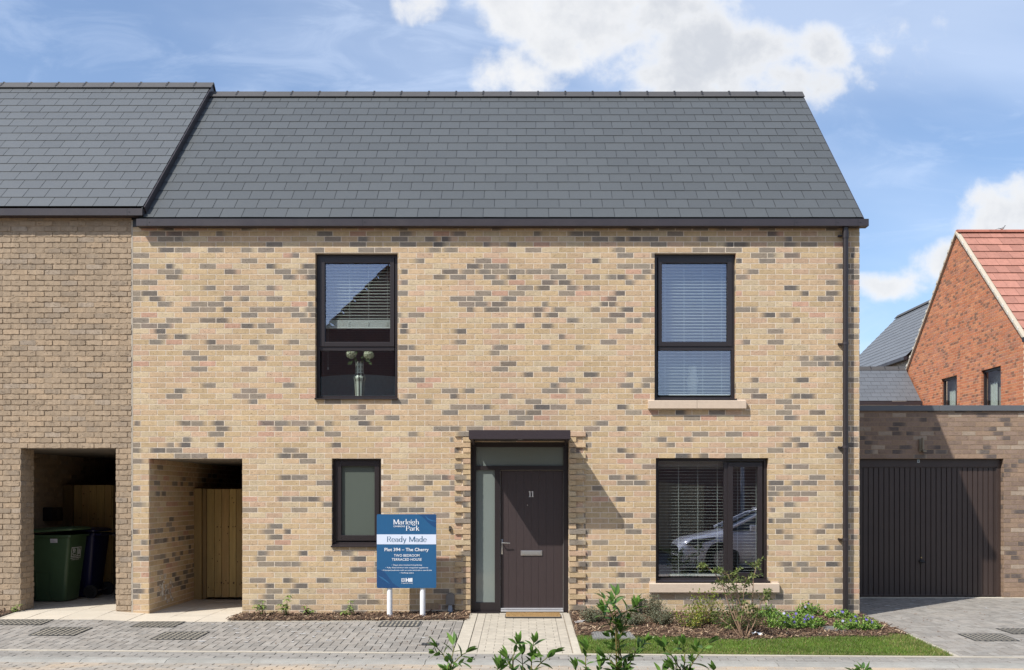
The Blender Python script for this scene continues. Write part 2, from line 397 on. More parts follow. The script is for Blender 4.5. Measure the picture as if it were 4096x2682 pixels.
# right drive
gsheet('garage_drive_bedding', M_JOINT, 4.70, 14, -3, 2.5, -.001, .3, fy0=lambda x: ye(x))
pavers('garage_drive', M_PAVE, herring(4.6, 13.5, -3.5, 2.6), [(0, -1, 2.33), edge_hp(.10, 1), (1, 0, -4.72)], greyc)
pavers('garage_drive_edge_course', M_PAVE, [(4.7 + i * .2, ye(4.7 + i * .2), 4.9 + i * .2, ye(4.7 + i * .2) + .1) for i in range(45)], [edge_hp(0, 1), (1, 0, -4.72)], greyc)
tb = MB(); tb.box(4.66, 9, 2.335, 2.47, -.15, -.018); tag(tb.build('garage_threshold_edging', M_CONC), kind='structure')
# tan front path
def tanc(r, x, y):
    k = r.uniform(.93, 1.06); return (.40 * k, .36 * k, .295 * k)
gsheet('front_path_bedding', M_JOINT_T, -.72, .66, -2.8, .06, .001, .2, fy0=lambda x: ye(x))
rects = []; j = 0; y = -.02
while y > -3.1:
    off = (j % 2) * .1
    x = -.52 - .2 + off
    while x < .46: rects.append((max(x, -.50), y - .1, min(x + .2, .44), y)); x += .2
    j += 1; y -= .1
rects = [q for q in rects if q[2] - q[0] > .03]
for k in range(16): rects += [(-.61, -.02 - (k + 1) * .2, -.50, -.02 - k * .2), (.44, -.02 - (k + 1) * .2, .55, -.02 - k * .2)]
rects.append((-.66, -.02, .62, .055))
pavers('front_path', M_PAVE, rects, [edge_hp(.004, 1)], tanc, gap=.0032, dz=.014, dark=.8, jit=.0006)
# pale slabs in front of and inside the two passages
def slabc(r, x, y):
    k = r.uniform(.94, 1.03); return (k, k, k * .99)
srects = []
for a in range(-3, 14):
    for b in range(-2, 16): srects.append((-7.9 + a * .45, -.62 + b * .45, -7.45 + a * .45, -.17 + b * .45))
gsheet('slab_bedding', M_JOINT_T, -7.6, -3.86, -.62, 6, .0, .2)
pavers('paving_slabs', M_SLAB, srects, [(1, 0, 6.89), (-1, 0, -3.875), (0, 1, .62), (0, -1, .0)], slabc, dz=.012, gap=.006, bev=.003)
pavers('passage_slabs', M_SLAB, srects, [(1, 0, 7.6), (-1, 0, -3.875), (0, 1, .0), (0, -1, 5.5)], slabc, dz=.012, gap=.006, bev=.003)
# concrete edgings
def strip(name, pts, w, h, m=M_CONC, dz=.016, seg=.915, side=1):
    mb = MB(); (xa, ya), (xb, yb) = pts; L = math.hypot(xb - xa, yb - ya); n = max(1, round(L / seg)); tx, ty = (xb - xa) / L, (yb - ya) / L; nx_, ny_ = -ty * side, tx * side
    for i in range(n):
        a = L * i / n + .002; b = L * (i + 1) / n - .002; q = []
        k = rnd.uniform(.9, 1.05)
        for (t, o) in ((a, 0), (b, 0), (b, w), (a, w)):
            x = xa + tx * t + nx_ * o; y = ya + ty * t + ny_ * o; q.append((x, y, gz(x, y) + dz))
        lo = [(p[0], p[1], p[2] - h) for p in q]
        mb.add(q + lo, [(0, 1, 2, 3), (0, 4, 5, 1), (1, 5, 6, 2), (2, 6, 7, 3), (3, 7, 4, 0)], (k, k, k))
    return tag(mb.build(name, m), kind='structure')
M_CONC2 = mat('pale edging kerb', (.43, .39, .32), .9, attr=True, var=.12, vscale=9, bump=.001, bscale=180)
M_KERB2 = mat('flush grey kerb', (.275, .268, .245), .9, attr=True, var=.16, vscale=6, bump=.002, bscale=140, dirt=((.22, .21, .19), 22, .55, .72, .5))
strip('street_edging', [(-12, ye(-12)), (14, ye(14))], .055, .1, M_CONC2, side=-1)
strip('path_edging', [(-.762, .0), (-.762, ye(-.72) + .003)], .145, .1, M_CONC2, side=1)
strip('path_edging', [(.56, .0), (.56, ye(.6) + .003)], .085, .1, M_CONC2, side=1)
strip('bed_edging', [(-3.88, -.62), (-.78, -.62)], .045, .1, M_CONC2, side=1)
strip('bed_edging', [(-3.885, -.575), (-3.885, 0)], .05, .1, M_CONC2, side=-1)
strip('bed_edging', [(-6.93, -.60), (-6.93, 0)], .045, .1, M_CONC2, side=-1)
strip('drive_edging', [(4.655, -.02), (4.655, ye(4.66) + .003)], .055, .1, M_CONC2, side=1)
# three courses of grey block, flush kerb and the street
def stripc(r, x, y):
    k = r.uniform(.86, 1.12); return (.235 * k, .222 * k, .203 * k)
rr = []
for row in range(3):
    x = -12.5 + (row % 2) * .1
    while x < 14: rr.append((x, -.158 - row * .1 - .0, x + .2, -.058 - row * .1)); x += .2
gsheet('verge_bedding', M_JOINT, -12, 14, 0, 1, .0, .5, fy0=lambda x: ye(x) - .40, fy1=lambda x: ye(x) - .03)
def rotated(rs): return [(a, b - 2.72, c, d - 2.72) for a, b, c, d in rs]
pavers('verge_blocks', M_PAVE, rotated(rr), [], stripc, rot=-EA, piv=(-.22, -2.72), dz=.012)
kb = MB(); xx = -12
while xx < 14:
    k = rnd.uniform(.92, 1.05); q = []
    for x in (xx + .003, xx + .912):
        y0 = ye(x) - .362; zz = gz(x, y0)
        q.append([(x, y0, zz + .012), (x, y0 - .125, zz + .010), (x, y0 - .165, zz - .002), (x, y0 - .195, zz - .014), (x, y0 - .2, zz - .1), (x, y0, zz - .1)])
    a, b = q; kb.add(a + b, [(i, i + 6, (i + 1) % 6 + 6, (i + 1) % 6) for i in range(6)] + [(0, 1, 2, 3, 4, 5), (11, 10, 9, 8, 7, 6)], (k, k, k)); xx += .915
tag(kb.build('kerb', M_KERB2), kind='structure')
def roadc(r, x, y):
    k = r.uniform(.88, 1.1); t = r.random()
    return (.285 * k + .03 * t, .265 * k + .015 * t, .235 * k)
gsheet('street', M_JOINT_P, -14, 16, -8, -3, -.012, .5, fy0=lambda x: -8.0, fy1=lambda x: ye(x) - .55)
rr = []
for row in range(12):
    x = -9 + (row % 2) * .1
    while x < 9: rr.append((x, -.668 - row * .1, x + .2, -.568 - row * .1)); x += .2
pavers('street_blocks', M_ROADP, rotated(rr), [], roadc, rot=-EA, piv=(-.22, -2.72), dz=-.006, gap=.010)
M_ASPH = mat('asphalt', (.10, .095, .09), .9, var=.15, vscale=6, bump=.003, bscale=90)
gsheet('far_pavement', M_ASPH, -14, 16, -16, -8.02, -.03, 2)

# ------------------------------------------------------------------ brickwork
RP = .07466; ZREF = Z(990.1)
def pal_buff(r, x, z, k):
    zone = .19 + .07 * math.sin(x * 1.3 + z * 2.1)
    if 3.98 < z < 4.85: zone = .50 if (x < -1.6 or -.6 < x < 1.75) else .24
    elif z >= 4.85: zone = .27
    elif z < 1.65: zone = .28
    elif 2.2 < z < 3.1: zone = .26
    t = r.random(); pink = .5 + .5 * math.sin(x * .9 + z * 1.7 + 1.0) * math.sin(z * 1.3 - x * .4)
    if t < .44 - .14 * pink: c = (.520, .380, .225)
    elif t < .68: c = (.530, .378, .236)
    elif t < .84: c = (.545, .425, .275)
    elif t < .988 - .02 * pink: c = (.53, .362, .245)
    else: c = (.50, .305, .215)
    s = r.uniform(.90, 1.08) * .95; c = (c[0] * s * .985, c[1] * s * 1.005, c[2] * s * 1.02)
    dk = None; st_ = random.Random(int(k) * 977 + int(math.floor(x / .62 + (k % 3) * .3)) * 31).random()
    if r.random() < zone * (.28 + 1.75 * st_ * st_):
        full = r.random() < .38
        dk = (.5, 2.2, r.uniform(.75, .95), (.215, .187, .158)) if full else (r.choice((0.0, .15, .3, .6, .85, 1.0)), r.uniform(.5, .95), r.uniform(.8, 1.0), (.13, .117, .106) if r.random() < .45 else (.195, .172, .147))
    return c, dk
def pal_rough(r, x, z, k):
    t = r.random(); c = (.362, .278, .195) if t < .5 else ((.335, .258, .182) if t < .75 else ((.39, .293, .20) if t < .93 else (.355, .285, .215)))
    s = r.uniform(.93, 1.06); dk = (r.random(), .8, .35, (.22, .185, .15)) if r.random() < .15 else None
    return tuple(q * s for q in c), dk
def pal_brown(r, x, z, k):
    t = r.random(); c = (.265, .19, .145) if t < .5 else ((.235, .172, .135) if t < .75 else ((.30, .21, .15) if t < .9 else (.36, .285, .22)))
    s = r.uniform(.88, 1.1); dk = (r.random(), .6, .75, (.09, .08, .078)) if r.random() < .2 else None
    return tuple(q * s for q in c), dk
def pal_red(r, x, z, k):
    t = r.random(); c = (.43, .160, .082) if t < .45 else ((.47, .195, .10) if t < .75 else (.39, .165, .10))
    s = r.uniform(.88, 1.1); dk = (r.random(), .6, .7, (.11, .075, .06)) if r.random() < .22 else None
    return tuple(q * s for q in c), dk
def pal_dark(r, x, z, k):
    t = r.random(); c = (.15, .085, .065) if t < .6 else (.12, .075, .06)
    s = r.uniform(.88, 1.1); return tuple(q * s for q in c), None
def bricks(mb, O, U, N, u0, u1, z0, z1, holes=(), pal=pal_buff, pitch=.2303, phase=0.0, zref=None, rough=0.0, proud=.0024, nseg=7, clipf=None, extra=None, joint=.0115, rp=RP, sx=1):
    """rows of individual bricks on the plane through O along U (unit) and up, sticking out along N"""
    O = Vector(O); U = Vector(U); N = Vector(N); zref = ZREF if zref is None else zref
    k0 = math.floor((zref - z1) / rp) - 1; k1 = math.ceil((zref - z0) / rp) + 1
    h2 = joint / 2
    for k in range(k0, k1):
        zt = zref - k * rp - h2; zb = zref - (k + 1) * rp + h2
        zt = min(zt, z1); zb = max(zb, z0)
        if zt - zb < .02: continue
        zm = (zt + zb) / 2; ivs = [(u0, u1)]
        for (a, b, c, d) in holes:
            if c < zm < d:
                new = []
                for (p, q) in ivs:
                    if b <= p or a >= q: new.append((p, q)); continue
                    if a > p: new.append((p, a))
                    if b < q: new.append((b, q))
                ivs = new
        if clipf: 
            new = []
            for (p, q) in ivs:
                r_ = clipf(zm)
                if r_ is None: continue
                p = max(p, r_[0]); q = min(q, r_[1])
                if q - p > .02: new.append((p, q))
            ivs = new
        ph = phase + (k % 2) * pitch / 2
        for (p, q) in ivs:
            i = math.floor((p - ph) / pitch)
            while ph + i * pitch < q:
                a = max(p, ph + i * pitch + h2); b = min(q, ph + (i + 1) * pitch - h2); i += 1
                if a - p < .03 and a > p and a - p > 1e-4 and False: a = p
                if b - a < .018: continue
                c, dk = pal(rnd, (O + U * (a + b) / 2).x, zm, k)
                pr = proud + rnd.uniform(-.0006, .0006) * (1 + 6 * rough)
                if extra: 
                    e = extra(k, a, b)
                    if e is None: continue
                    pr += e
                n = max(2, min(nseg, int((b - a) / .033))) if nseg > 1 else 1
                j = .0012 + .004 * rough
                top = []; bot = []; tb_ = []; bb_ = []; cols = []
                tz = [rnd.uniform(-j, j) for _ in range(n + 1)]; bz = [rnd.uniform(-j, j) for _ in range(n + 1)]
                tilt = rnd.uniform(-.0005, .0005) * (1 + 3 * rough)
                cc = []
                for s in range(n + 1):
                    t = s / n; uu = a + (b - a) * t
                    if rough and s in (0, n): zz1 = zt - .004 * rough; zz0 = zb + .004 * rough
                    else: zz1 = zt + tz[s]; zz0 = zb + bz[s]
                    f = c
                    if dk:
                        w = min(1.0, 2.2 * max(0.0, 1 - abs(t - dk[0]) / dk[1])) * dk[2] if abs(t - dk[0]) < dk[1] else 0
                        f = tuple(c[m] * (1 - w) + dk[3][m] * w for m in range(3))
                    cc.append(f)
                    pj = pr + tilt * (t - .5) * 2 + (rnd.uniform(-.003, .003) * rough)
                    top.append(O + U * uu + N * pj + Vector((0, 0, zz1))); bot.append(O + U * uu + N * (pj + rnd.uniform(-.0004, .0004)) + Vector((0, 0, zz0)))
                    tb_.append(O + U * uu - N * .004 + Vector((0, 0, zz1))); bb_.append(O + U * uu - N * .004 + Vector((0, 0, zz0)))
                m_ = n + 1; fs = []
                for s in range(n):
                    fs += [(s, s + 1, m_ + s + 1, m_ + s), (s, 2 * m_ + s, 2 * m_ + s + 1, s + 1), (m_ + s, m_ + s + 1, 3 * m_ + s + 1, 3 * m_ + s)]
                fs += [(0, m_, 3 * m_, 2 * m_), (n, 2 * m_ + n, 3 * m_ + n, m_ + n)]
                mb.add(top + bot + tb_ + bb_, fs, cc * 4)
def wallplane(mb, O, U, N, u0, u1, z0, z1, holes=(), depth=.10, col=(1, 1, 1), back=None):
    """mortar sheet with openings; reveals go back by depth"""
    O = Vector(O); U = Vector(U); N = Vector(N)
    us = sorted({u0, u1, *[h[0] for h in holes if u0 < h[0] < u1], *[h[1] for h in holes if u0 < h[1] < u1]})
    zs = sorted({z0, z1, *[h[2] for h in holes if z0 < h[2] < z1], *[h[3] for h in holes if z0 < h[3] < z1]})
    def p(u_, z_, n_=0): return O + U * u_ + N * n_ + Vector((0, 0, z_))
    for i in range(len(us) - 1):
        for j in range(len(zs) - 1):
            um = (us[i] + us[i + 1]) / 2; zm = (zs[j] + zs[j + 1]) / 2
            if any(a < um < b and c < zm < d for a, b, c, d in holes): continue
            mb.quad(p(us[i], zs[j]), p(us[i + 1], zs[j]), p(us[i + 1], zs[j + 1]), p(us[i], zs[j + 1]), col)
    for (a, b, c, d) in holes:
        for (q1, q2) in (((a, c), (a, d)), ((a, d), (b, d)), ((b, d), (b, c)), ((b, c), (a, c))):
            if q1[1] <= z0 and q2[1] <= z0: continue
            mb.quad(p(*q1), p(*q2), p(*q2, -depth), p(*q1, -depth), col)

# ------------------------------------------------------------------ slate roofs
def slates(mb, x0, x1, ye_, ze, yr, zr, expo=.252, w=.3005, gapw=.006, x_ph=0.0, base=(.073, .0785, .080), th=.004, waver=.002, flip=1, seed=3):
    r = random.Random(seed); L = math.hypot(yr - ye_, zr - ze); ty, tz = (yr - ye_) / L, (zr - ze) / L; ny, nz = -tz, ty
    if nz < 0: ny, nz = -ny, -nz
    k = 0; s = 0
    mb.quad((x0, ye_, ze), (x1, ye_, ze), (x1, yr, zr), (x0, yr, zr), (.006, .006, .007))
    while s < L - .02:
        s1 = min(s + expo * 1.25, L); ph = x_ph + (k % 2) * w / 2; i = math.floor((x0 - ph) / w)
        while ph + i * w < x1:
            a = max(x0, ph + i * w + gapw / 2); b = min(x1, ph + (i + 1) * w - gapw / 2); i += 1
            if b - a < .02: continue
            kk = r.uniform(.94, 1.06); c = (base[0] * kk, base[1] * kk, base[2] * kk)
            l0 = .0105 + r.uniform(0, waver); l1 = .0105 + r.uniform(0, waver); sa = s + r.uniform(-.0015, .0015); sb = s + r.uniform(-.0015, .0015)
            def q(xx, ss, n): return (xx, ye_ + ty * ss + ny * n, ze + tz * ss + nz * n)
            vs = [q(a, sa, l0), q(b, sb, l1), q(b, s1, .004), q(a, s1, .004), q(a, sa, l0 - th), q(b, sb, l1 - th), q(b, s1, .001), q(a, s1, .001)]
            mb.add(vs, [(0, 1, 2, 3)], c); mb.add(vs, [(0, 4, 5, 1), (0, 3, 7, 4), (1, 5, 6, 2)], (.025, .025, .026))
        s += expo; k += 1
def ridge(parent, x0, x1, yr, zr, pitch=.455, h=.125, first=None):
    """angled ridge tiles with black unions"""
    mb = MB(); xs = [x0]; x = x0
    while x < x1 - .25: x += pitch; xs.append(min(x, x1))
    if xs[-1] < x1: xs.append(x1)
    for a, b in zip(xs, xs[1:]):
        g = .004; prof = [(-.140, -.122), (-.146, -.110), (-.014, .022), (0, .026), (.014, .022), (.146, -.110), (.140, -.122), (0, .004)]
        k = rnd.uniform(-.001, .001)
        mb.prismx([(yr + p, zr + q + k) for p, q in prof], a + g, b - g, (1, 1, 1))
    o = mb.build('ridge', M_RIDGE, parent, solid=True)
    for x in xs[1:-1]:
        mb = MB(); mb.prismx([(yr + p, zr + q + .001) for p, q in [(-.142, -.119), (-.149, -.112), (-.016, .024), (0, .029), (.016, .024), (.149, -.112), (.142, -.119), (0, .006)]], x - .004, x + .004)
        mb.obox((x - .018, yr - .062, zr - .028), (.036, 0, 0), (0, .02, .02), (0, -.004, .004)); mb.obox((x - .022, yr - .100, zr - .066), (.036, 0, 0), (0, .018, .018), (0, -.004, .004))
        mb.box(x - .015, x + .015, yr - .014, yr + .014, zr + .022, zr + .034)
        mb.build('ridge_clip', M_DARK, o)
    return o

# ------------------------------------------------------------------ the house with the sign
house = thing('terraced_house', 'buff brick two storey house with dark slate roof and number 11 on its brown door', 'house', (0, 0, 0))
WX0, WX1 = -5.372, 4.642
H_PASS = (X(596), X(970), -.2, Z(1835.2)); H_UL = (X(1261), X(1591), Z(1598), Z(1013)); H_UR = (X(2618), X(2944), Z(1603), Z(1013))
H_LL = (X(1327), X(1525), Z(2186), Z(1835.2)); H_DOOR = (X(1882), X(2275), -.2, Z(1768)); H_LR = (X(2623), X(3074), Z(2332), Z(1832))
holes = [H_PASS, H_UL, H_UR, H_LL, H_DOOR, H_LR]
teethL = (X(1820), X(1851)); teethR = (X(2305), X(2340))
PH = X(563)
def main_extra(k, a, b):
    m = (a + b) / 2; z = ZREF - (k + .5) * RP
    return 0
sill_holes = [(X(2591), X(2981), Z(1634.5), Z(1603)), (X(2596), X(3113), Z(2370), Z(2331))]
TB = (X(1818), X(1882)); TC = (X(2275), X(2342))
bz = MB()
bricks(bz, (0, 0, 0), (1, 0, 0), (0, -1, 0), WX0 + .004, WX1, -.12, 5.40, holes + sill_holes + [(TB[0], TB[1], -.2, Z(1722)), (TC[0], TC[1], -.2, Z(1722))], pal_buff, .2303, PH)
# toothed jambs beside the door: every second course stands proud
for k in range(0, 80):
    zt = ZREF - k * RP
    if zt > Z(1722) + .01 or zt < -.05: continue
    z0_, z1_ = zt - RP, zt
    odd = (k % 2 == 0)
    for (a, b, left) in ((TB[0], TB[1], True), (TC[0], TC[1], False)):
        if odd: bricks(bz, (0, 0, 0), (1, 0, 0), (0, -1, 0), a, b, z0_ + .001, z1_ - .001, [], pal_buff, 9.0, a, proud=.030)
        else:
            inner = (X(1852), b) if left else (a, X(2304)); outer = (a, X(1852)) if left else (X(2304), b)
            bricks(bz, (0, 0, 0), (1, 0, 0), (0, -1, 0), *inner, z0_ + .001, z1_ - .001, [], pal_buff, 9.0, inner[0], proud=.028)
            bricks(bz, (0, 0, 0), (1, 0, 0), (0, -1, 0), *outer, z0_ + .001, z1_ - .001, [], pal_buff, 9.0, outer[0] - 4.4, proud=.004)
# reveals
bricks(bz, (H_PASS[0], 0, 0), (0, 1, 0), (1, 0, 0), 0, 5.8, -.12, H_PASS[3], [], pal_buff, .2303, .06, proud=.004)
for h in (H_UL, H_LL, H_DOOR, H_UR, H_LR): 
    bricks(bz, (h[0], 0, 0), (0, 1, 0), (1, 0, 0), 0.001, .10, h[2], h[3], [], pal_buff, 9, -.05, proud=.002, nseg=1)
    bricks(bz, (h[1], 0, 0), (0, 1, 0), (-1, 0, 0), 0.001, .10, h[2], h[3], [], pal_buff, 9, -.05, proud=.002, nseg=1)
bricks(bz, (H_PASS[1], 0, 0), (0, 1, 0), (-1, 0, 0), 0.001, 1.9, -.12, H_PASS[3], [], pal_buff, .2303, 0, proud=.004)
bricks(bz, (WX1, 0, 0), (0, 1, 0), (1, 0, 0), 0.001, 6, -.12, 5.4, [], pal_buff, .2303, 0, proud=.006, nseg=3)
wall = bz.build('wall', M_BRICK, house)
mz = MB()
wallplane(mz, (0, 0, 0), (1, 0, 0), (0, -1, 0), WX0, WX1, -.3, 5.43, holes, .12)
mz.quad((WX1 - .0005, 0, -.3), (WX1 - .0005, 6, -.3), (WX1 - .0005, 6, 5.43), (WX1 - .0005, 0, 5.43))
mz.add([(WX1 - .0005, 0, 5.43), (WX1 - .0005, 6, 5.43), (WX1 - .0005, 2.85, 8.2)], [(0, 1, 2)])
mz.quad((WX0, 6, -.3), (WX1, 6, -.3), (WX1, 6, 5.43), (WX0, 6, 5.43))
# passage walls and back
mz.quad((H_PASS[0], .12, -.3), (H_PASS[0], 5.8, -.3), (H_PASS[0], 5.8, H_PASS[3]), (H_PASS[0], .12, H_PASS[3]))
mz.quad((H_PASS[1], .12, -.3), (H_PASS[1], 5.8, -.3), (H_PASS[1], 5.8, H_PASS[3]), (H_PASS[1], .12, H_PASS[3]))
mz.quad((H_PASS[0], 5.8, -.3), (H_PASS[1], 5.8, -.3), (H_PASS[1], 5.8, H_PASS[3]), (H_PASS[0], 5.8, H_PASS[3]))
mz.build('mortar', M_MORTAR, wall)
cz = MB(); cz.box(H_PASS[0] + .002, H_PASS[1] - .002, .11, 5.79, H_PASS[3] - .004, H_PASS[3] + .1); cz.build('passage_ceiling', mat('grey soffit board', (.20, .18, .155), .8), house)
sb = MB()
for q, zq in ((0, .25), (1, .14)): pass
# stains low on the passage wall: lime bloom
ef = MB()
for i in range(26):
    y = rnd.uniform(.32, .85); z = rnd.uniform(.12, .5) * (1 if rnd.random() < .6 else .7); w = rnd.uniform(.03, .09); hh = rnd.uniform(.02, .09)
    pts = [(H_PASS[0] + .0115, y + w * math.cos(a) * rnd.uniform(.6, 1.2), z + hh * math.sin(a) * rnd.uniform(.6, 1.2)) for a in [i2 * math.pi / 4 for i2 in range(8)]]
    ef.add([(p[0] + i * .0001, p[1], p[2]) for p in pts], [tuple(range(8))])
def speckmat(name, col, scale, lo, hi):
    m = bpy.data.materials.new(name); m.use_nodes = True; nt = m.node_tree; T = NT(nt); b = nt.nodes['Principled BSDF']; b.inputs['Base Color'].default_value = c4(col); b.inputs['Roughness'].default_value = .95
    tcn = T.n('ShaderNodeTexCoord'); T.put(b.inputs['Alpha'], T.mapr(T.noise(tcn.outputs['Object'], scale, 6, .7), lo, hi)); return m
ef.build('lime_bloom', speckmat('white lime bloom', (.62, .58, .52), 14, .46, .6), wall)
ef = MB()
for i in range(22):
    x = rnd.uniform(X(2745), X(2890)); z = rnd.uniform(.02, .24); w = rnd.uniform(.05, .13); hh = rnd.uniform(.015, .035)
    pts = [(x + w * math.cos(a) * rnd.uniform(.6, 1.2), -.0095 - i * .0001, z + hh * math.sin(a) * rnd.uniform(.6, 1.2)) for a in [i2 * math.pi / 4 for i2 in range(8)]]
    ef.add(pts, [tuple(range(8))])
ef.build('lime_bloom', speckmat('white lime bloom low', (.62, .56, .48), 11, .50, .72), wall)

# roof
YE, ZE, YR, ZR = -.10, 5.445, 2.80, 8.345
roof = None
rb = MB(); slates(rb, -5.25, 4.655, YE, ZE, YR, ZR, x_ph=.06)
rb.quad((-5.25, YR, ZR), (4.655, YR, ZR), (4.655, 5.8, 5.44), (-5.25, 5.8, 5.44), (.09, .095, .1))
roof = rb.build('roof', M_SLATE, house)
ridge(roof, -5.2, 4.675, YR, ZR + .015)
vb = MB(); vb.obox((4.655, YE, ZE - .008), (.022, 0, 0), (0, YR - YE, ZR - ZE), (0, .03, -.03)); vb.obox((4.60, YE + .01, ZE - .03), (.05, 0, 0), (0, YR - YE, ZR - ZE), (0, .03, -.05)); vb.build('verge_trim', M_METAL, roof)
vb = MB(); vb.box(-5.25, 4.64, YE + .005, YE + .03, ZE - .05, ZE - .004); vb.build('eaves_strip', M_DARK, roof)
# gutter
def gutter(parent, x0, x1, ztop, zbot, y=-.14, joints=()):
    mb = MB(); prof = [(y, ztop), (y, zbot), (-.006, zbot), (-.006, ztop - .004), (-.012, ztop - .004), (-.012, zbot + .006), (y + .006, zbot + .006), (y + .006, ztop)]
    mb.prismx(prof, x0, x1)
    mb.box(x0, x0 + .004, y + .001, -.007, zbot + .001, ztop - .001); mb.box(x1 - .004, x1, y + .001, -.007, zbot + .001, ztop - .001)
    g = mb.build('gutter', M_METAL, parent)
    for x in joints:
        jb = MB(); jb.box(x - .002, x + .002, y - .0015, y + .001, zbot + .002, ztop); jb.cyl((x + .03, y - .002, (ztop + zbot) / 2), (0, 1, 0), .006, .006, 8)
        jb.build('gutter_joint', M_DARK, g)
    return g
gutter(house, -5.269, 4.725, Z(876, -.14), Z(904, -.14), joints=[X(588, -.14), X(1450, -.14), X(3178, -.14), X(3343, -.14), X(3432, -.14)])
# soffit strip at the wall head
sf = MB(); sf.box(-5.37, 4.62, -.010, .02, 5.345, 5.46); sf.build('wall_head_trim', M_DARK, house)

# downpipe
dp = MB(); px_ = X(3382, -.075); dp.cyl((px_, -.075, 2.62), (0, 0, 1), .037, 5.36, 24)
dp.cyl((px_, -.075, 5.22), (0, 0, 1), .043, .10, 24, r2=.043); dp.cyl((px_, -.075, 5.30), (0, 0, 1), .040, .12, 24)
dpo = dp.build('downpipe', M_FRAME, house, smooth=True)
for py in (947, 1378, 1790, 2157):
    b = MB(); z = Z(py); b.cyl((px_, -.075, z), (0, 0, 1), .0415, .035, 24); b.box(px_ - .075, px_ - .02, -.05, -.008, z - .008, z + .008); b.cyl((px_ - .075, -.02, z), (0, 1, 0), .014, .02, 12)
    b.build('pipe_bracket', M_METAL, dpo, smooth=True)
b = MB(); b.cyl((px_, -.075, Z(2441)), (0, 0, 1), .042, .05, 24); b.build('pipe_bracket', M_METAL, dpo, smooth=True)

# ------------------------------------------------------------------ windows
def rectframe(mb, x0, x1, z0, z1, w, y0, y1, wb=None, wt=None, wl=None, wr=None):
    wb = w if wb is None else wb; wt = w if wt is None else wt; wl = w if wl is None else wl; wr = w if wr is None else wr
    mb.box(x0, x0 + wl, y0, y1, z0, z1, bev=.003); mb.box(x1 - wr, x1, y0, y1, z0, z1, bev=.003)
    mb.box(x0 + wl, x1 - wr, y0 + .0005, y1, z0, z0 + wb, bev=.003); mb.box(x0 + wl, x1 - wr, y0 + .0005, y1, z1 - wt, z1, bev=.003)
def room(parent, h, depth=2.6, side=.9, name='room', down=.9, up=.25, wallm=None):
    x0, x1, z0, z1 = h; mb = MB(); y0 = .20
    a, b, c, d = x0 - side, x1 + side, z0 - down, z1 + up
    pts = lambda yy: [(a, yy, c), (b, yy, c), (b, yy, d), (a, yy, d)]
    f, g = pts(y0), pts(y0 + depth)
    mb.add(f + g, [(4, 5, 6, 7), (0, 3, 7, 4), (1, 5, 6, 2), (3, 2, 6, 7), (0, 4, 5, 1)])
    # inner face of the front wall round the opening
    wallplane(mb, (0, y0, 0), (1, 0, 0), (0, -1, 0), a, b, c, d, [(x0 + .01, x1 - .01, z0 + .01, z1 - .01)], -.09)
    return mb.build(name, wallm or M_ROOM, parent)
def glasspane(parent, px0, px1, py0, py1, y, m=None, name='pane'):
    mb = MB(); x0, x1, z0, z1 = X(px0, y), X(px1, y), Z(py1, y), Z(py0, y); mb.box(x0, x1, y, y + .006, z0, z1); return mb.build(name, m or M_GLASS, parent)
def window(hole, name, yf, bars, panes, sashes, label=None, sill=None, wi=.045):
    x0, x1, z0, z1 = hole
    mb = MB(); rectframe(mb, x0 + .002, x1 - .002, z0 + .012, z1 - .002, wi, yf, yf + .07)
    for (a, b, c, d) in bars: mb.box(X(a, yf), X(b, yf), yf + .001, yf + .069, Z(d, yf), Z(c, yf), bev=.003)
    w = mb.build(name, M_FRAME, house)
    if label: w['label'] = label
    for (a, b, c, d, ga, gb, gc, gd) in sashes:
        s = MB(); y = yf - .012
        xa, xb, za, zb = X(a, y), X(b, y), Z(d, y), Z(c, y)
        rectframe(s, xa, xb, za, zb, .05, y, yf + .055, wl=X(ga, y) - xa, wr=xb - X(gb, y), wt=zb - Z(gc, y), wb=Z(gd, y) - za)
        so_ = s.build('sash', M_FRAME, w)
    for (a, b, c, d, m) in panes: glasspane(w, a - 3, b + 3, c - 3, d + 3, yf + .03, m)
    # light rubber bead at the foot of each pane
    if sill is not None:
        sl = MB(); a, b, c, d = sill; sl.prismx([(-.035, Z(d)), (-.035, Z(d) + .012), (yf + .02, Z(c) + .004), (yf + .02, Z(d))], X(a), X(b)); sl.box(X(a) - .006, X(a), -.04, -.005, Z(d) - .002, Z(d) + .02); sl.box(X(b), X(b) + .006, -.04, -.005, Z(d) - .002, Z(d) + .02)
        sl.build('metal_sill', M_FRAME, w)
    return w
YF = .075
w_ul = window(H_UL, 'window', YF, [(1279, 1577, 1384, 1404)], [(1299, 1560, 1052, 1369, None), (1289, 1574, 1402, 1578, None)], [(1279, 1577, 1031, 1387, 1299, 1560, 1052, 1369)], 'upper window with half raised blind and a vase behind it', (1262, 1591, 1590, 1599))
w_ur = window(H_UR, 'window', YF, [(2633, 2928, 1384, 1402)], [(2648, 2911, 1052, 1368, None), (2636, 2923, 1400, 1578, None)], [(2632, 2928, 1031, 1386, 2648, 2910, 1052, 1368)], 'upper window with lowered blind and stone sill', (2619, 2944, 1592, 1602))
w_ll = window(H_LL, 'window', YF, [], [(1365, 1498, 1865, 2142, M_FROST2)], [(1344, 1516, 1846, 2164, 1365, 1498, 1865, 2142)], 'small frosted ground floor window', (1327, 1526, 2172, 2189))
w_lr = window(H_LR, 'window', YF, [(2896, 2920, 1850, 2306)], [(2638, 2895, 1850, 2304, None), (2932, 3031, 1869, 2291, None)], [(2912, 3050, 1851, 2309, 2932, 3031, 1869, 2291)], 'wide ground floor window with blinds and stone sill', (2624, 3076, 2320, 2330))
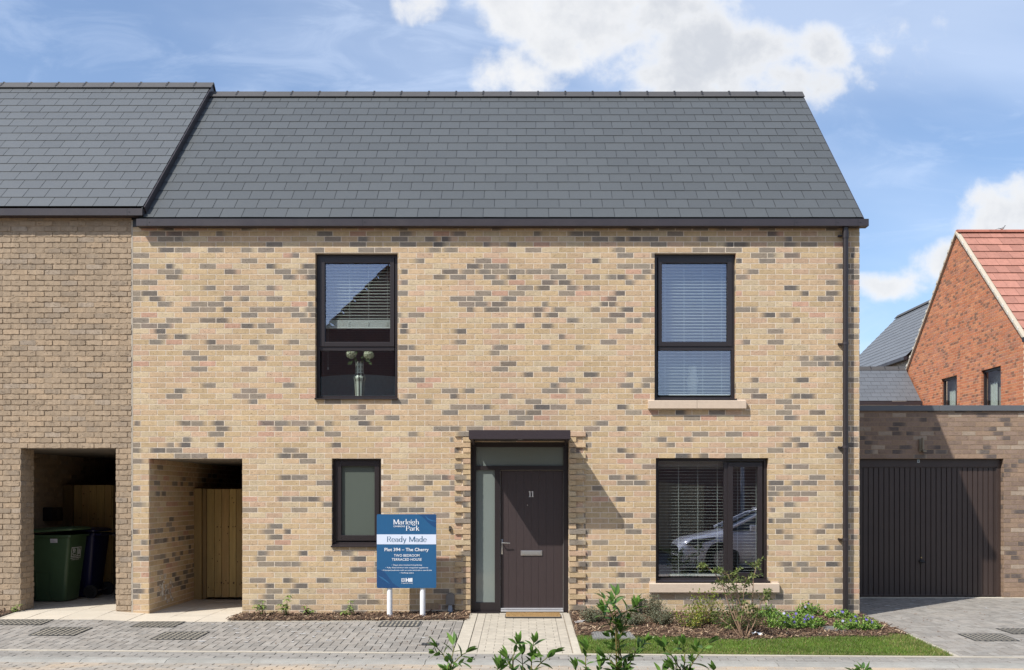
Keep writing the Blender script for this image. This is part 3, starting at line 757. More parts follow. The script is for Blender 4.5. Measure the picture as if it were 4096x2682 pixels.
def stonesill(parent, px0, px1, py0, py1, split):
    xa, xb = X(px0), X(px1); y0 = -.065
    zt = Z(py0, y0); zb = Z(py1, y0); mid = X(split) if split else None
    segs = [(xa, mid - .002), (mid + .002, xb)] if mid else [(xa, xb)]
    for a, b in segs:
        mb = MB(); mb.prismx([(y0, zb), (y0, zt - .004), (y0 + .004, zt), (.05, zt + .022), (.05, zb)], a, b); mb.build('stone_sill', M_STONE, parent, solid=True)
    for a in (xa, xb - .1): e = MB(); e.box(a, a + .1, -.012, .02, zt + .004, zt + .028); e.build('stone_sill', M_STONE, parent)
stonesill(w_ur, 2591, 2981, 1603, 1634.5, 2785); stonesill(w_lr, 2596, 3113, 2336, 2370.5, None)
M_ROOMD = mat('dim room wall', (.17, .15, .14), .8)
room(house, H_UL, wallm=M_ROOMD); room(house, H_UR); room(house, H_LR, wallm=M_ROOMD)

# blinds hang inside the windows: things of their own
def blind(px0, px1, py_top, py_bot, y, raised=None, cords=(), label='', n_off=0, tilt=-.10, ht=.0015, camb_=.0010, hs=.0235):
    t = thing('window_blind', label, 'blind', (X((px0 + px1) / 2, y), y, Z(py_bot, y)), group='venetian blinds in the front windows')
    x0, x1 = X(px0, y), X(px1, y); zt = Z(py_top, y); zb = Z(py_bot, y)
    mb = MB(); z = zt - .03
    while z > zb + .012:
        ct, st = math.cos(tilt), math.sin(tilt)
        a = []
        for q, camb in ((-1, 0), (-.33, camb_), (.33, camb_), (1, 0)): a.append((q * hs * ct, q * hs * st + camb))
        vs = [(x0, y + p, z + r_ + ht) for p, r_ in a] + [(x1, y + p, z + r_ + ht) for p, r_ in a] + [(x0, y + p, z + r_ - ht) for p, r_ in a] + [(x1, y + p, z + r_ - ht) for p, r_ in a]
        mb.add(vs, [(0, 4, 5, 1), (1, 5, 6, 2), (2, 6, 7, 3), (8, 9, 13, 12), (9, 10, 14, 13), (10, 11, 15, 14), (0, 8, 12, 4), (3, 7, 15, 11), (0, 1, 9, 8), (4, 12, 13, 5)]); z -= .0432
    mb.build('slats', M_BLIND, t)
    hb = MB(); hb.box(x0 - .005, x1 + .005, y - .028, y + .028, zt - .02, zt + .03); hb.build('head_rail', M_BLIND, t)
    if raised:
        st = MB(); zz = zb; 
        while zz > Z(raised, y): st.box(x0, x1, y - .025, y + .025, zz - .0032, zz); zz -= .0048
        st.box(x0, x1, y - .027, y + .027, zz - .016, zz); st.build('slat_stack', M_BLIND, t)
    else:
        br = MB(); br.box(x0, x1, y - .025, y + .025, zb - .012, zb + .004, bev=.003); br.build('bottom_rail', M_BLIND, t)
    for c in cords:
        cb = MB(); zlow = zb if not raised else Z(raised, y)
        for o_ in (-.024, .024): cb.box(X(c, y) - .0006, X(c, y) + .0006, y + o_ - .001, y + o_ + .001, zlow, zt)
        cb.box(X(c, y) - .0008, X(c, y) + .0008, y - .001, y + .001, zlow, zt)
        if raised:
            for i in range(14): cb.tube([(X(c, y) + rnd.uniform(-.018, .018), y - .03, zb - .05 + rnd.uniform(-.04, .03)) for _ in range(3)], .0013, 4)
        cb.build('cord', M_BLIND, t)
    if raised:
        p = MB(); xx = X(1314, y); p.tube([(xx, y - .03, Z(1300, y)), (xx, y - .03, Z(1470, y))], .0012, 5); p.cyl((xx, y - .03, Z(1476, y)), (0, 0, 1), .005, .03, 10, r2=.008); p.build('pull_cord', M_BLIND, t)
    return t
blind(1292, 1564, 1045, 1282, .22, 1310, (1399, 1475, 1550), 'white slatted blind pulled half way up in the upper left window', tilt=-.08)
blind(2634, 2918, 1045, 1580, .22, None, (2660, 2736, 2811, 2886), 'white slatted blind let down in the upper window with the stone sill', tilt=-.08)
blind(2636, 2898, 1842, 2300, .22, None, (2714, 2791, 2869), 'white slatted blind in the wide left pane of the ground floor window', tilt=-.035, ht=.0012, camb_=.0003, hs=.009)
blind(2918, 3038, 1842, 2300, .22, None, (2950, 3024), 'narrow white slatted blind in the right pane of the ground floor window', tilt=-.035, ht=.0012, camb_=.0003, hs=.009)

# vases
def vase(px, py0, py1, y, rs, name_label, patterned, s=1):
    x = X(px, y); z0 = Z(py1, y); t = thing('vase', name_label, 'vase', (x, y, z0)); H = Z(py0, y) - z0
    prof = [(.0, 0), (.062, 0), (.064, .02), (.070, H * .34), (.072, H * .44), (.090, H * .53), (.082, H * .58), (.062, H * .66), (.056, H * .72), (.057, H * .98), (.062, H), (.054, H), (.050, H * .9)]
    prof2 = []
    for (r0, a), (r1, b) in zip(prof, prof[1:]):
        for i in range(4): prof2.append((r0 + (r1 - r0) * i / 4, a + (b - a) * i / 4))
    prof2.append(prof[-1])
    def cf(i, k):
        z = prof2[i][1] / H
        if not patterned: return (.62, .62, .60)
        if z < .56: return (.02, .022, .02) if k % 6 in (0, 1) else (.66, .70, .60)
        zz = (z - .56) / .44 * 4; fr = zz % 1
        kk = (k % 6) / 6; return (.66, .70, .60) if abs(kk - .5) < .5 * (1 - fr) else (.02, .022, .02)
    mb = MB(); mb.lathe((x, y, z0), prof2, 48, colf=cf); mb.build('body', mat('glazed ceramic', (1, 1, 1), .3, attr=True), t, smooth='all')
    return t, x, y, z0, H
t, vx_, vy_, vz_, vh_ = vase(1439, 1449, 1590, .33, None, 'black and white patterned vase of cream hydrangeas on the upper left window ledge', True)
fm = mat('cream petals', (.84, .88, .70), .7, trans=.3, attr=True); lm = mat('hydrangea leaf', (.06, .12, .025), .5, attr=True, trans=.25)
for (fx, fy) in ((1405, 1418), (1475, 1420)):
    mb = MB(); c = P(fx, fy, vy_)
    for i in range(190):
        d = Vector((rnd.gauss(0, 1), rnd.gauss(0, 1), rnd.gauss(0, 1))).normalized(); p = c + Vector((d.x * .075, d.y * .07, d.z * .062)) * rnd.uniform(.85, 1.05)
        a = d.cross(Vector((rnd.random(), rnd.random(), rnd.random()))).normalized(); b_ = d.cross(a); s = .014; k = rnd.uniform(.8, 1.1)
        mb.quad(p + a * s, p + b_ * s, p - a * s, p - b_ * s, (k, k, k))
    fo = mb.build('flower_head', fm, t)
mb = MB()
for (fx, fy) in ((1405, 1418), (1475, 1420)): mb.tube([(vx_, vy_, vz_ + vh_ * .9), (P(fx, fy, vy_) + Vector((vx_, vy_, vz_ + vh_))) / 2 + Vector((0, 0, .01)), P(fx, fy, vy_)], .004, 6, (1, 1.2, 1))
for (lx, ly, ang, L) in ((1400, 1452, 3.7, .10), (1421, 1437, 1.9, .075), (1470, 1440, -.6, .10), (1480, 1452, -.9, .08), (1447, 1430, 1.4, .05), (1424, 1412, 1.3, .07)):
    c = P(lx, ly, vy_ - .02); d = Vector((math.cos(ang), -.1, math.sin(ang))); s = Vector((-math.sin(ang), .1, math.cos(ang))); k = rnd.uniform(.8, 1.4)
    mb.add([c - d * L / 2, c + s * L * .3, c + d * L / 2, c - s * L * .3, c + Vector((0, .006, 0))], [(0, 1, 4), (1, 2, 4), (2, 3, 4), (3, 0, 4)], (k, k, k))
mb.build('leaves', lm, t)
hbt = thing('headboard', 'dark teal padded headboard low behind the patterned vase in the upper left window', 'headboard', (X(1440, 1.1), 1.1, 2.6))
hb_ = MB(); xa_, xb_ = X(1250, 1.1), X(1620, 1.1); hb_.prism([(xa_, 2.3), (xb_, 2.3)] + [(xb_ + (xa_ - xb_) * i / 12, Z(1512, 1.1) + .05 * math.sin(math.pi * i / 12)) for i in range(13)], 1.1, 1.2); hb_.build('pad', mat('teal upholstery', (.55, .66, .68), .8, var=.1, vscale=20), hbt, solid=True)
hb_ = MB(); hb_.box(xa_ + .1, xa_ + .16, 1.12, 1.18, 1.9, 2.35); hb_.build('leg', M_BLACK, hbt)
vase(2770, 1468, 1585, .42, None, 'pale vase dimly seen behind the lowered blind of the upper right window', False)

# ------------------------------------------------------------------ front door
ds = thing('tmp', None, None)
bpy.data.objects.remove(ds)
fd = MB(); yd = .085
rectframe(fd, H_DOOR[0] + .002, H_DOOR[1] - .002, -.02, H_DOOR[3] - .002, .05, yd, yd + .09, wl=X(1903, yd) - H_DOOR[0], wr=H_DOOR[1] - X(2254, yd), wt=H_DOOR[3] - Z(1789, yd), wb=.03)
fd.box(X(1903, yd), X(2254, yd), yd + .003, yd + .088, Z(1881, yd), Z(1864, yd), bev=.002)
fd.box(X(1979, yd), X(2001, yd), yd + .003, yd + .088, 0, Z(1881, yd) + .0, bev=.002)
fd.box(X(1903, yd), X(1979, yd), yd + .004, yd + .087, .01, Z(2411, yd), bev=.002)
dframe = fd.build('door_frame', M_FRAME, house)
glasspane(dframe, 1901, 2256, 1787, 1866, yd + .035, M_FROST, 'top_light'); glasspane(dframe, 1901, 1981, 1880, 2411, yd + .035, M_FROST, 'side_light')
sl = MB(); sl.box(X(1884), X(1996), -.03, yd + .01, Z(2457), Z(2450), bev=.002); sl.build('side_light_sill', M_FRAME, dframe)
wl = MB(); wl.box(X(2001, yd), X(2254, yd), yd + .030, yd + .034, Z(1882.2, yd), Z(1880, yd)); wl.box(X(2000.5, yd), X(2002, yd), yd + .030, yd + .034, 0, Z(1881, yd)); wl.box(X(2252.7, yd), X(2254.3, yd), yd + .030, yd + .034, 0, Z(1881, yd)); wl.build('seal', mat('pale seal', (.38, .36, .33), .6), dframe)
yl = yd + .045; dm = MB(); x0, x1, z0, z1 = X(2004, yl), X(2252, yl), Z(2437, yl), Z(1883, yl)
grooves = [X(1700 + g / 1.586, yl) for g in (532, 580, 628, 675, 722, 770, 818)]; xs = [x0] + grooves + [x1]
for a, b in zip(xs, xs[1:]): dm.box(a + (.0022 if a != x0 else 0), b - (.0022 if b != x1 else 0), yl, yl + .044, z0, z1, bev=.0025)
dm.box(x0 + .01, x1 - .01, yl + .003, yl + .04, z0 + .005, z1 - .005)
door = dm.build('door', M_DOOR, house)
th = MB(); th.box(X(2003), X(2254), yd - .02, yd + .05, Z(2441), Z(2438) + .004, bev=.002); th.box(X(2003), X(2254), yd - .05, yd + .03, Z(2449), Z(2443), bev=.002); th.build('threshold', mat('brushed aluminium', (.72, .72, .74), .35, metal=.6), house)
hd = MB(); hx = X(2008, yl); hd.box(hx - .012, hx + .012, yl - .008, yl, Z(2218, yl), Z(2158, yl), bev=.005); hz_ = Z(2172, yl); hd.cyl((hx, yl - .03, hz_), (0, 1, 0), .009, .05, 12); hd.tube([(hx, yl - .055, hz_), (hx + .05, yl - .058, hz_ - .001), (hx + .112, yl - .052, hz_ - .004)], [.008, .007, .006], 8); hd.cyl((hx, yl - .01, Z(2203, yl)), (0, 1, 0), .008, .012, 12)
hd.build('handle', M_STEEL, door, smooth=True)
lp = MB(); lp.box(X(2083, yl), X(2169, yl), yl - .012, yl, Z(2223, yl), Z(2203, yl), bev=.004); lo = lp.build('letter_plate', M_STEEL, door)
lp = MB(); lp.box(X(2089, yl), X(2163, yl), yl - .0165, yl - .011, Z(2219, yl), Z(2207, yl), bev=.002); lp.build('flap', mat('brushed steel flap', (.42, .42, .41), .4, metal=.8), lo)
pp = MB(); pp.cyl((X(2110, yl), yl - .003, Z(2021.6, yl)), (0, 1, 0), .008, .008, 14); pp.build('peephole', M_STEEL, door)
# canopy over the door
cy = -.68; cn = MB(); xa, xb = X(1875, cy), X(2282, cy); zt, zb = Z(1721, cy), Z(1757, cy)
cn.box(xa, xb, cy, cy + .012, zb, zt, bev=.003); cn.box(xa, xa + .012, cy + .012, .0, zb, zt - .002); cn.box(xb - .012, xb, cy + .012, .0, zb, zt - .002)
cn.box(xa + .012, xb - .012, cy + .012, 0, zt - .014, zt - .003); cn.box(xa + .012, xb - .012, cy + .012, 0, zb + .012, zb + .022)
can = cn.build('canopy', M_CANOPY, house)
for x in (xa + .02, xb - .05): cb = MB(); cb.prismx([(cy + .15, zb + .012), (-.0, zb + .012), (0, zb - .05), (-.05, zb - .05)], x, x + .03); cb.build('canopy_bracket', M_CANOPY, can)
cs = MB(); cs.cyl(((xa + xb) / 2 + .01, -.34, zb + .010), (0, 0, 1), .035, .006, 20); cs.build('spotlight', M_STEEL, can)

# small fittings on the wall
mt = MB(); xa, xb = X(1785), X(1819)
pl = [(xa, Z(2418)), (xb, Z(2418))] + [((xa + xb) / 2 + (xb - xa) / 2 * math.cos(a), Z(2387) + .054 * math.sin(a)) for a in [i * math.pi / 10 for i in range(11)]]
mt.prism(pl, -.075, -.006); mbx = mt.build('meter_cover', mat('grey plastic cover', (.155, .145, .135), .6), house, solid=True)
mt = MB(); mt.prism([(X(1792), Z(2462)), (X(1812), Z(2462)), (X(1809), Z(2419)), (X(1795), Z(2419))], -.06, -.008); mt.build('cable_duct', mat('blue grey duct', (.30, .34, .40), .5), mbx, solid=True)
av = MB(); z0, z1 = Z(2435), Z(2414); av.box(X(1702), X(1754), -.010, .01, z0, z1)
vent = av.build('air_vent', mat('dark vent recess', (.10, .055, .03), .9), house)
av = MB()
for i in range(6): zz = z0 + (z1 - z0) * (i + .1) / 6; av.box(X(1703), X(1753), -.014, -.008, zz, zz + .0065)
for i in range(4): xx = X(1702) + (X(1754) - X(1702)) * i / 3; av.box(xx - .003, xx + .003, -.0145, -.007, z0, z1)
av.build('louvre', mat('buff vent plastic', (.50, .36, .23), .7), vent)
db = MB(); db.box(X(1796), X(1805), -.03, -.006, Z(2126), Z(2105), bev=.004); bell = db.build('doorbell', mat('bronze bell plate', (.09, .08, .06), .4, metal=.5), house)
db = MB(); db.cyl((X(1801), -.034, Z(2114)), (0, 1, 0), .008, .008, 14); db.build('bell_push', M_STEEL, bell)
# ------------------------------------------------------------------ house on the left
lh = thing('neighbouring_house', 'grey brown tumbled brick house with slightly higher slate roof left of the buff house', 'house', (-7, 0, 0))
ZRL = Z(1794.4)
LP = (X(82), X(465), -.2, Z(1794.4))
bz = MB(); LX0 = -10.5; LX1 = -5.392
bricks(bz, (0, 0, 0), (1, 0, 0), (0, -1, 0), LX0, LX1, -.12, 5.60, [LP], pal_rough, .229, X(12), zref=ZRL, rough=.8, proud=.007, joint=.012)
bricks(bz, (LP[0], 0, 0), (0, 1, 0), (1, 0, 0), 0.002, .35, -.12, LP[3], [], pal_rough, .229, -.08, zref=ZRL, rough=.8, proud=.006, joint=.012)
bricks(bz, (LP[1], 0, 0), (0, 1, 0), (-1, 0, 0), 0.002, .35, -.12, LP[3], [], pal_rough, .229, -.08, zref=ZRL, rough=.8, proud=.006, joint=.012)
bricks(bz, (-7.52, 0, 0), (0, 1, 0), (1, 0, 0), .35, 5.8, -.12, LP[3], [], pal_rough, .229, 0, zref=ZRL, rough=.6, proud=.006, joint=.012, nseg=3)
bricks(bz, (0, 5.8, 0), (1, 0, 0), (0, -1, 0), -7.5, -5.43, 1.2, LP[3], [], pal_rough, .229, 0, zref=ZRL, rough=.6, proud=.006, joint=.012, nseg=2)
lw = bz.build('wall', M_BRICK_R, lh)
mz = MB(); wallplane(mz, (0, 0, 0), (1, 0, 0), (0, -1, 0), LX0, LX1, -.3, 5.62, [LP], .35)
def pq(mb, pts): mb.add(pts, [tuple(range(len(pts)))])
zt = LP[3]
pq(mz, [(LP[0], .35, -.3), (-7.521, .35, -.3), (-7.521, .35, zt), (LP[0], .35, zt)]); pq(mz, [(-7.521, .35, -.3), (-7.521, 5.81, -.3), (-7.521, 5.81, zt), (-7.521, .35, zt)])
pq(mz, [(-7.52, 5.81, -.3), (-5.42, 5.81, -.3), (-5.42, 5.81, zt), (-7.52, 5.81, zt)]); pq(mz, [(LP[1], .35, -.3), (-5.42, .35, -.3), (-5.42, .35, zt), (LP[1], .35, zt)]); pq(mz, [(-5.42, .35, -.3), (-5.42, 5.81, -.3), (-5.42, 5.81, zt), (-5.42, .35, zt)])
pq(mz, [(LX0, 0, -.3), (LX0, 6, -.3), (LX0, 6, 5.6), (LX0, 2.85, 8.4), (LX0, 0, 5.6)]); pq(mz, [(LX0, 6, -.3), (-5.39, 6, -.3), (-5.39, 6, 5.6), (LX0, 6, 5.6)])
mz.build('mortar', M_MORTAR_L, lw)
cz = MB(); cz.box(-7.53, -5.41, .352, 5.82, zt - .004, zt + .1); cz.box(LP[0] + .01, LP[1] - .01, .02, .352, zt - .004, zt + .06); pco = cz.build('passage_ceiling', mat('dark soffit board', (.17, .15, .13), .85), lh)
ev = MB(); ev.box(-7.515, -7.36, 1.80, 2.16, 1.24, 1.46, bev=.02); evo = ev.build('wall_charger', mat('black charger plastic', (.012, .012, .014), .35), lh)
ev = MB(); ev.cyl((-7.355, 1.98, 1.35), (1, 0, 0), .07, .012, 24); ev.build('charger_socket', mat('charger socket ring', (.035, .035, .04), .3), evo)
jm = MB(); jm.box(-5.392, -5.372, -.004, .02, -.12, 5.44); jm.build('movement_joint', mat('pale mastic joint', (.42, .37, .30), .8), lh)
rb = MB(); YEL, ZEL = -.10, 5.596; ZRR = ZR + .151
slates(rb, -11, -5.19, YEL, ZEL, YR, ZRR, x_ph=.13, base=(.089, .095, .098), seed=9)
rb.quad((-11, YR, ZRR), (-5.19, YR, ZRR), (-5.19, 5.8, 5.59), (-11, 5.8, 5.59), (.09, .095, .1))
lr = rb.build('roof', M_SLATE, lh)
ridge(lr, X(17, YR) - 2 * .458, X(857, YR), YR, ZRR + .015, .458)
vb = MB(); vb.obox((-5.19, YEL, ZEL - .002), (.02, 0, 0), (0, YR - YEL + .02, ZRR - ZEL + .02), (0, .09, -.09)); vb.build('verge_trim', M_METAL, lr)
vb = MB(); vb.obox((-5.21, YEL, ZEL - .15), (.012, 0, 0), (0, YR - YEL, ZRR - ZEL), (0, 0, .14)); vb.build('step_flashing', mat('lead flashing', (.05, .055, .06), .5), lr)
gutter(lh, -11, X(569, -.14), Z(834, -.14), Z(862, -.14), joints=[X(508, -.14)])
sf = MB(); sf.box(-10.5, -5.4, -.010, .02, 5.49, 5.61); sf.build('wall_head_trim', M_DARK, lh)

# timber gates
def boards(mb, x0, x1, y, z0, z1, w, t=.018, vg=True):
    x = x0; i = 0
    while x < x1 - .01:
        b = min(x + w * rnd.uniform(.92, 1.06), x1); k = rnd.uniform(.72, 1.15); g = rnd.uniform(.95, 1.05); c = (.52 * k, .38 * k * g, .165 * k)
        mb.box(x + .003, b - .003, y + rnd.uniform(-.002, .002), y + t, z0, z1, c, bev=.003)
        for _ in range(3):
            kx = rnd.uniform(x + .02, b - .02); kz = rnd.uniform(z0 + .1, z1 - .1); mb.add([(kx + .008 * math.cos(a), y - .0028, kz + .012 * math.sin(a)) for a in [q * math.pi / 3 for q in range(6)]], [(0, 1, 2, 3, 4, 5)], (.085, .045, .018))
        x = b
def rails_knots(mb, x0, x1, y, zs):
    for z in zs:
        x = x0
        while x < x1: 
            x += rnd.uniform(.05, .14); r_ = rnd.uniform(.008, .016)
            mb.add([(min(x, x1 - .02) + r_ * math.cos(a), y - .0032, z + rnd.uniform(-.01, .01) + r_ * math.sin(a)) for a in [q * math.pi / 3 for q in range(6)]], [(0, 1, 2, 3, 4, 5)], (.075, .04, .016))
g1 = thing('timber_gate', 'yellowish boarded gate at the back of the passage beside the buff brick wall', 'gate', (-4.5, 1.86, 0), group=None)
y = 1.86; mb = MB(); mb.box(X(778, y), X(810, y), y - .05, y + .05, .0, Z(1955, y), (.30, .215, .095), bev=.004); mb.build('post', M_TIMBER, g1)
mb = MB(); mb.box(X(812, y), X(826, y), y - .01, y + .05, .02, Z(1956, y), (.24, .17, .08), bev=.003); mb.build('stile', M_TIMBER, g1)
mb = MB(); boards(mb, X(827, y), H_PASS[1] - .03, y, .045, Z(1957, y), .118); rails_knots(mb, X(850, y), H_PASS[1] - .1, y, (1.15, .27)); mb.build('boards', M_TIMBER, g1)
g2 = thing('timber_gate', 'dark boarded gate behind the wheelie bins in the left passage', 'gate', (-6.5, 2.5, 0))
y = 2.5; mb = MB(); mb.box(-7.51, X(294, y), y - .05, y + .05, .03, Z(1940, y), (.16, .115, .055), bev=.004); mb.build('post', M_TIMBER, g2)
mb = MB(); boards(mb, X(295, y), X(453, y), y, .06, Z(1941, y), .125); mb.box(X(453, y) + .01, -5.44, y - .02, y + .03, .05, Z(1943, y), (.13, .09, .045)); mb.build('boards', M_TIMBER, g2)

# ------------------------------------------------------------------ garage
GY = 2.42
gar = thing('garage', 'brown brick flat roofed garage with ribbed brown door right of the buff house', 'garage', (7, GY, 0))
def GXp(p): return X(p, GY)
GH = (5.40, X(4015, GY), -.3, Z(1836, GY))
bz = MB(); gz0 = Z(1836, GY)
bricks(bz, (0, GY, 0), (1, 0, 0), (0, -1, 0), 4.65, 13.2, -.15, Z(1640, GY), [GH], pal_brown, .2275, X(3959, GY) - .0, zref=gz0 + 40 * .0749, proud=.003, rp=.0749)
bricks(bz, (GH[1], GY, 0), (0, 1, 0), (-1, 0, 0), .002, .12, -.15, GH[3], [], pal_brown, .5, -.1, zref=gz0 + 40 * .0749, proud=.004, rp=.0749)
gw = bz.build('wall', M_BRICK_G, gar)
mz = MB(); wallplane(mz, (0, GY, 0), (1, 0, 0), (0, -1, 0), 4.645, 13.2, -.3, Z(1624, GY), [GH], .14); pq(mz, [(13.2, GY, -.3), (13.2, 8, -.3), (13.2, 8, 3.0), (13.2, GY, 3.0)])
mz.build('mortar', M_MORTAR_G, gw)
cb = MB(); zt, zb = Z(1622, GY - .04), Z(1644, GY - .04)
for a, b in ((4.66, X(3753, GY)), (X(3753, GY) + .003, 10.2), (10.203, 13.25)): cb.box(a, b, GY - .04, GY + .35, zb, zt, bev=.003)
cb.build('coping', mat('grey aluminium coping', (.105, .112, .122), .5, var=.05, vscale=5), gar)
rf = MB(); rf.box(4.66, 13.2, GY + .3, 8, 2.9, 3.0); rf.build('roof', M_DARK, gar)
yg = GY + .10
fr = MB(); fr.box(5.42, X(4008, yg), yg - .015, yg + .05, Z(1869, yg), Z(1834, yg), bev=.003); fr.box(X(3985, yg), X(4008, yg), yg - .01, yg + .05, -.03, Z(1869, yg), bev=.003); fr.box(5.36, 5.44, yg - .01, yg + .05, -.03, Z(1869, yg))
fr.box(X(4008, yg) + .001, X(4016, yg), yg + .01, yg + .05, -.04, Z(1836, yg), (1, 1, 1)); gdf = fr.build('garage_door_frame', M_GARAGE, gar)
gd = MB(); x1 = X(3984, yg); x = 5.44; z0, z1 = Z(2381, yg), Z(1871, yg)
prof = []; pitch = .0857
xs_ = []; x = x1 - .035
cuts = []
while x > 5.44: cuts.append(x); x -= pitch
cuts += [x1 - .045 + .018]
cuts.sort(); pts = [(5.44, yg + .01)]
for c in cuts: pts += [(c - .010, yg + .01), (c - .005, yg + .026), (c + .002, yg + .026), (c + .006, yg + .010)]
pts += [(x1, yg + .01)]
for (a, ya), (b, yb) in zip(pts, pts[1:]): gd.quad((a, ya, z0), (b, yb, z0), (b, yb, z1), (a, ya, z1))
gd.box(5.44, x1, yg + .002, yg + .03, z0 - .02, z0 + .004, bev=.004); gd.box(5.44, x1, yg + .004, yg + .03, z1 - .004, z1 + .01)
gdo = gd.build('garage_door', M_GARAGE, gar)
hh = MB(); hx = X(3686, yg); hz2 = Z(2247, yg); hh.cyl((hx, yg - .02, hz2), (0, 1, 0), .012, .06, 12); hh.tube([(hx - .045, yg - .05, hz2), (hx + .035, yg - .05, hz2)], .014, 10); hh.cyl((hx, yg, hz2), (0, 1, 0), .035, .02, 18); hgo = hh.build('handle', M_BLACK, gdo, smooth=True)
hh = MB(); hh.cyl((hx - .005, yg - .004, Z(2231, yg)), (0, 1, 0), .010, .012, 12); hh.build('lock', mat('brass lock', (.45, .34, .15), .35, metal=.9), gdo)
stk = MB(); stk.box(X(3667, yg), X(3677, yg), yg - .017, yg - .0152, Z(1852, yg), Z(1839, yg), (.55, .62, .66)); stk.box(X(3669, yg), X(3675, yg), yg - .0185, yg - .0171, Z(1848.5, yg), Z(1844, yg), (.08, .1, .12)); stk.box(X(3668, yg), X(3676, yg), yg - .0183, yg - .0171, Z(1842.5, yg), Z(1840.5, yg), (.05, .3, .42)); stk.build('sticker', M_COL, gdf)
wlm = mat('bronze lamp metal', (.24, .20, .145), .4, metal=.4)
lb = MB(); lb.box(X(3674, GY), X(3684, GY), GY - .03, GY - .007, Z(1810, GY), Z(1756, GY), bev=.003); lb.cyl((X(3691, GY - .09), GY - .09, (Z(1752, GY - .09) + Z(1799, GY - .09)) / 2), (0, 0, 1), .021, Z(1752, GY) - Z(1799, GY), 20); lb.box(X(3682, GY), X(3697, GY), GY - .10, GY - .02, Z(1810, GY), Z(1803, GY), bev=.003)
lb.build('wall_light', wlm, gar, smooth=True)

M_GLASS_R = glassmat('side window glass', k=.05)
# ------------------------------------------------------------------ red brick house behind the garage
RX = 12.5; d0 = 24.0; d1 = 31.3
rh = thing('red_brick_house', 'orange red brick gable house with terracotta tiled roof behind the garage', 'house', (RX, 14, 0))
ry0, ry1 = d0 - CD, d1 - CD; ym = (ry0 + ry1) / 2; re = 5.62; rz = re + (ry1 - ry0) / 2 * .97
def gclip(z):            # u runs toward the camera (u = -y)
    if z <= re: return (-ry1, -ry0)
    k = (rz - z) / (rz - re) * (ry1 - ry0) / 2
    return (-ym - k, -ym + k) if k > .02 else None
RW1 = (-15.46, -14.42, 3.0, 5.10); RW2 = (-12.95, -11.88, 3.0, 5.04)
bz = MB(); bricks(bz, (RX, 0, 0), (0, -1, 0), (-1, 0, 0), -ry1, -ry0, 2.3, rz, [RW1, RW2], pal_red, .225, .05, zref=9.0, rp=.075, nseg=2, clipf=gclip, proud=.004)
rw = bz.build('wall', M_BRICK_RED, rh)
mz = MB(); wallplane(mz, (RX, 0, 0), (0, -1, 0), (-1, 0, 0), -ry1, -ry0, -.3, re, [RW1, RW2], .11); mz.add([(RX, ry1, re), (RX, ry0, re), (RX, ym, rz)], [(0, 1, 2)]); pq(mz, [(RX, ry0, -.3), (26, ry0, -.3), (26, ry0, re), (RX, ry0, re)])
mz.build('mortar', M_MORTAR_R, rw)
for h in (RW1, RW2):
    bz = MB(); bricks(bz, (RX, -h[0], 0), (1, 0, 0), (0, -1, 0), .002, .1, 2.8, h[3], [], pal_red, 5, 0, zref=9, rp=.075, nseg=1, proud=.003); bz.build('reveal', M_BRICK_RED, rw)
for i, h in enumerate((RW1, RW2)):
    mb = MB(); a, b = -h[1], -h[0]; x = RX + .06
    mb.box(x, x + .07, a, a + .06, 3.0, h[3]); mb.box(x, x + .07, b - .06, b, 3.0, h[3]); mb.box(x + .001, x + .069, a + .06, b - .06, h[3] - .07, h[3]); wn_ = mb.build('window', M_FRAME, rh)
    mb = MB(); mb.box(x + .03, x + .036, a + .05, b - .05, 3.0, h[3] - .06); mb.build('pane', M_GLASS_R, wn_)
    mb = MB(); mb.box(x + .25, x + .255, a - .3, b + .3, 2.8, h[3] + .3, (.30, .27, .24));  # buff panel behind the pane, its colour imitates a wall reflected in the glass
    for q in range(7): yy = b - .38 + q * .05; mb.box(x + .18 + (q % 2) * .02, x + .2 + (q % 2) * .02, yy, yy + .05, 2.9, h[3] - .35, (.50, .52, .48))
    mb.build('curtain_and_reflection', M_COL, wn_)
M_TILE = mat('terracotta roof tile', (1, 1, 1), .75, attr=True, var=.14, vscale=9, bump=.001, bscale=90, stretch=(1, 1, 1))
def tilecourses(mb, x0, x1, ya, za, yb, zb, n=14, w=.33):
    L = math.hypot(yb - ya, zb - za); ty, tz = (yb - ya) / L, (zb - za) / L; ny, nz = -tz, ty
    if nz < 0: ny, nz = -ny, -nz
    e = L / n
    for k in range(n):
        x = x0; o = 0; first = True
        while x < x1:
            b = min(x1, x + (w * .5 if (first and k % 2) else w)); first = False; kk = rnd.uniform(.82, 1.14); c = (.345 * kk, .155 * kk, .112 * kk)
            h = .030 + rnd.uniform(0, .005)
            def q(xx, s, n_): return (xx, ya + ty * s + ny * n_, za + tz * s + nz * n_)
            mb.add([q(x + .002, k * e, h), q(b - .002, k * e, h), q(b - .002, (k + 1) * e + .02, .008), q(x + .002, (k + 1) * e + .02, .008), q(x + .002, k * e, h - .028), q(b - .002, k * e, h - .028)], [(0, 1, 2, 3), (0, 4, 5, 1), ], [c, c, c, c, tuple(v * .6 for v in c), tuple(v * .6 for v in c)]); x = b
    mb.quad((x0, ya, za), (x1, ya, za), (x1, yb, zb), (x0, yb, zb), (.05, .02, .015))
rb = MB(); ee = .12; tilecourses(rb, RX + .04, 26, ry0 - ee, re - ee + .05, ym, rz + .05); tilecourses(rb, RX + .04, 26, ry1 + ee, re - ee + .05, ym, rz + .05)
rr_ = rb.build('roof', M_TILE, rh)
rg = MB(); x = RX - .03
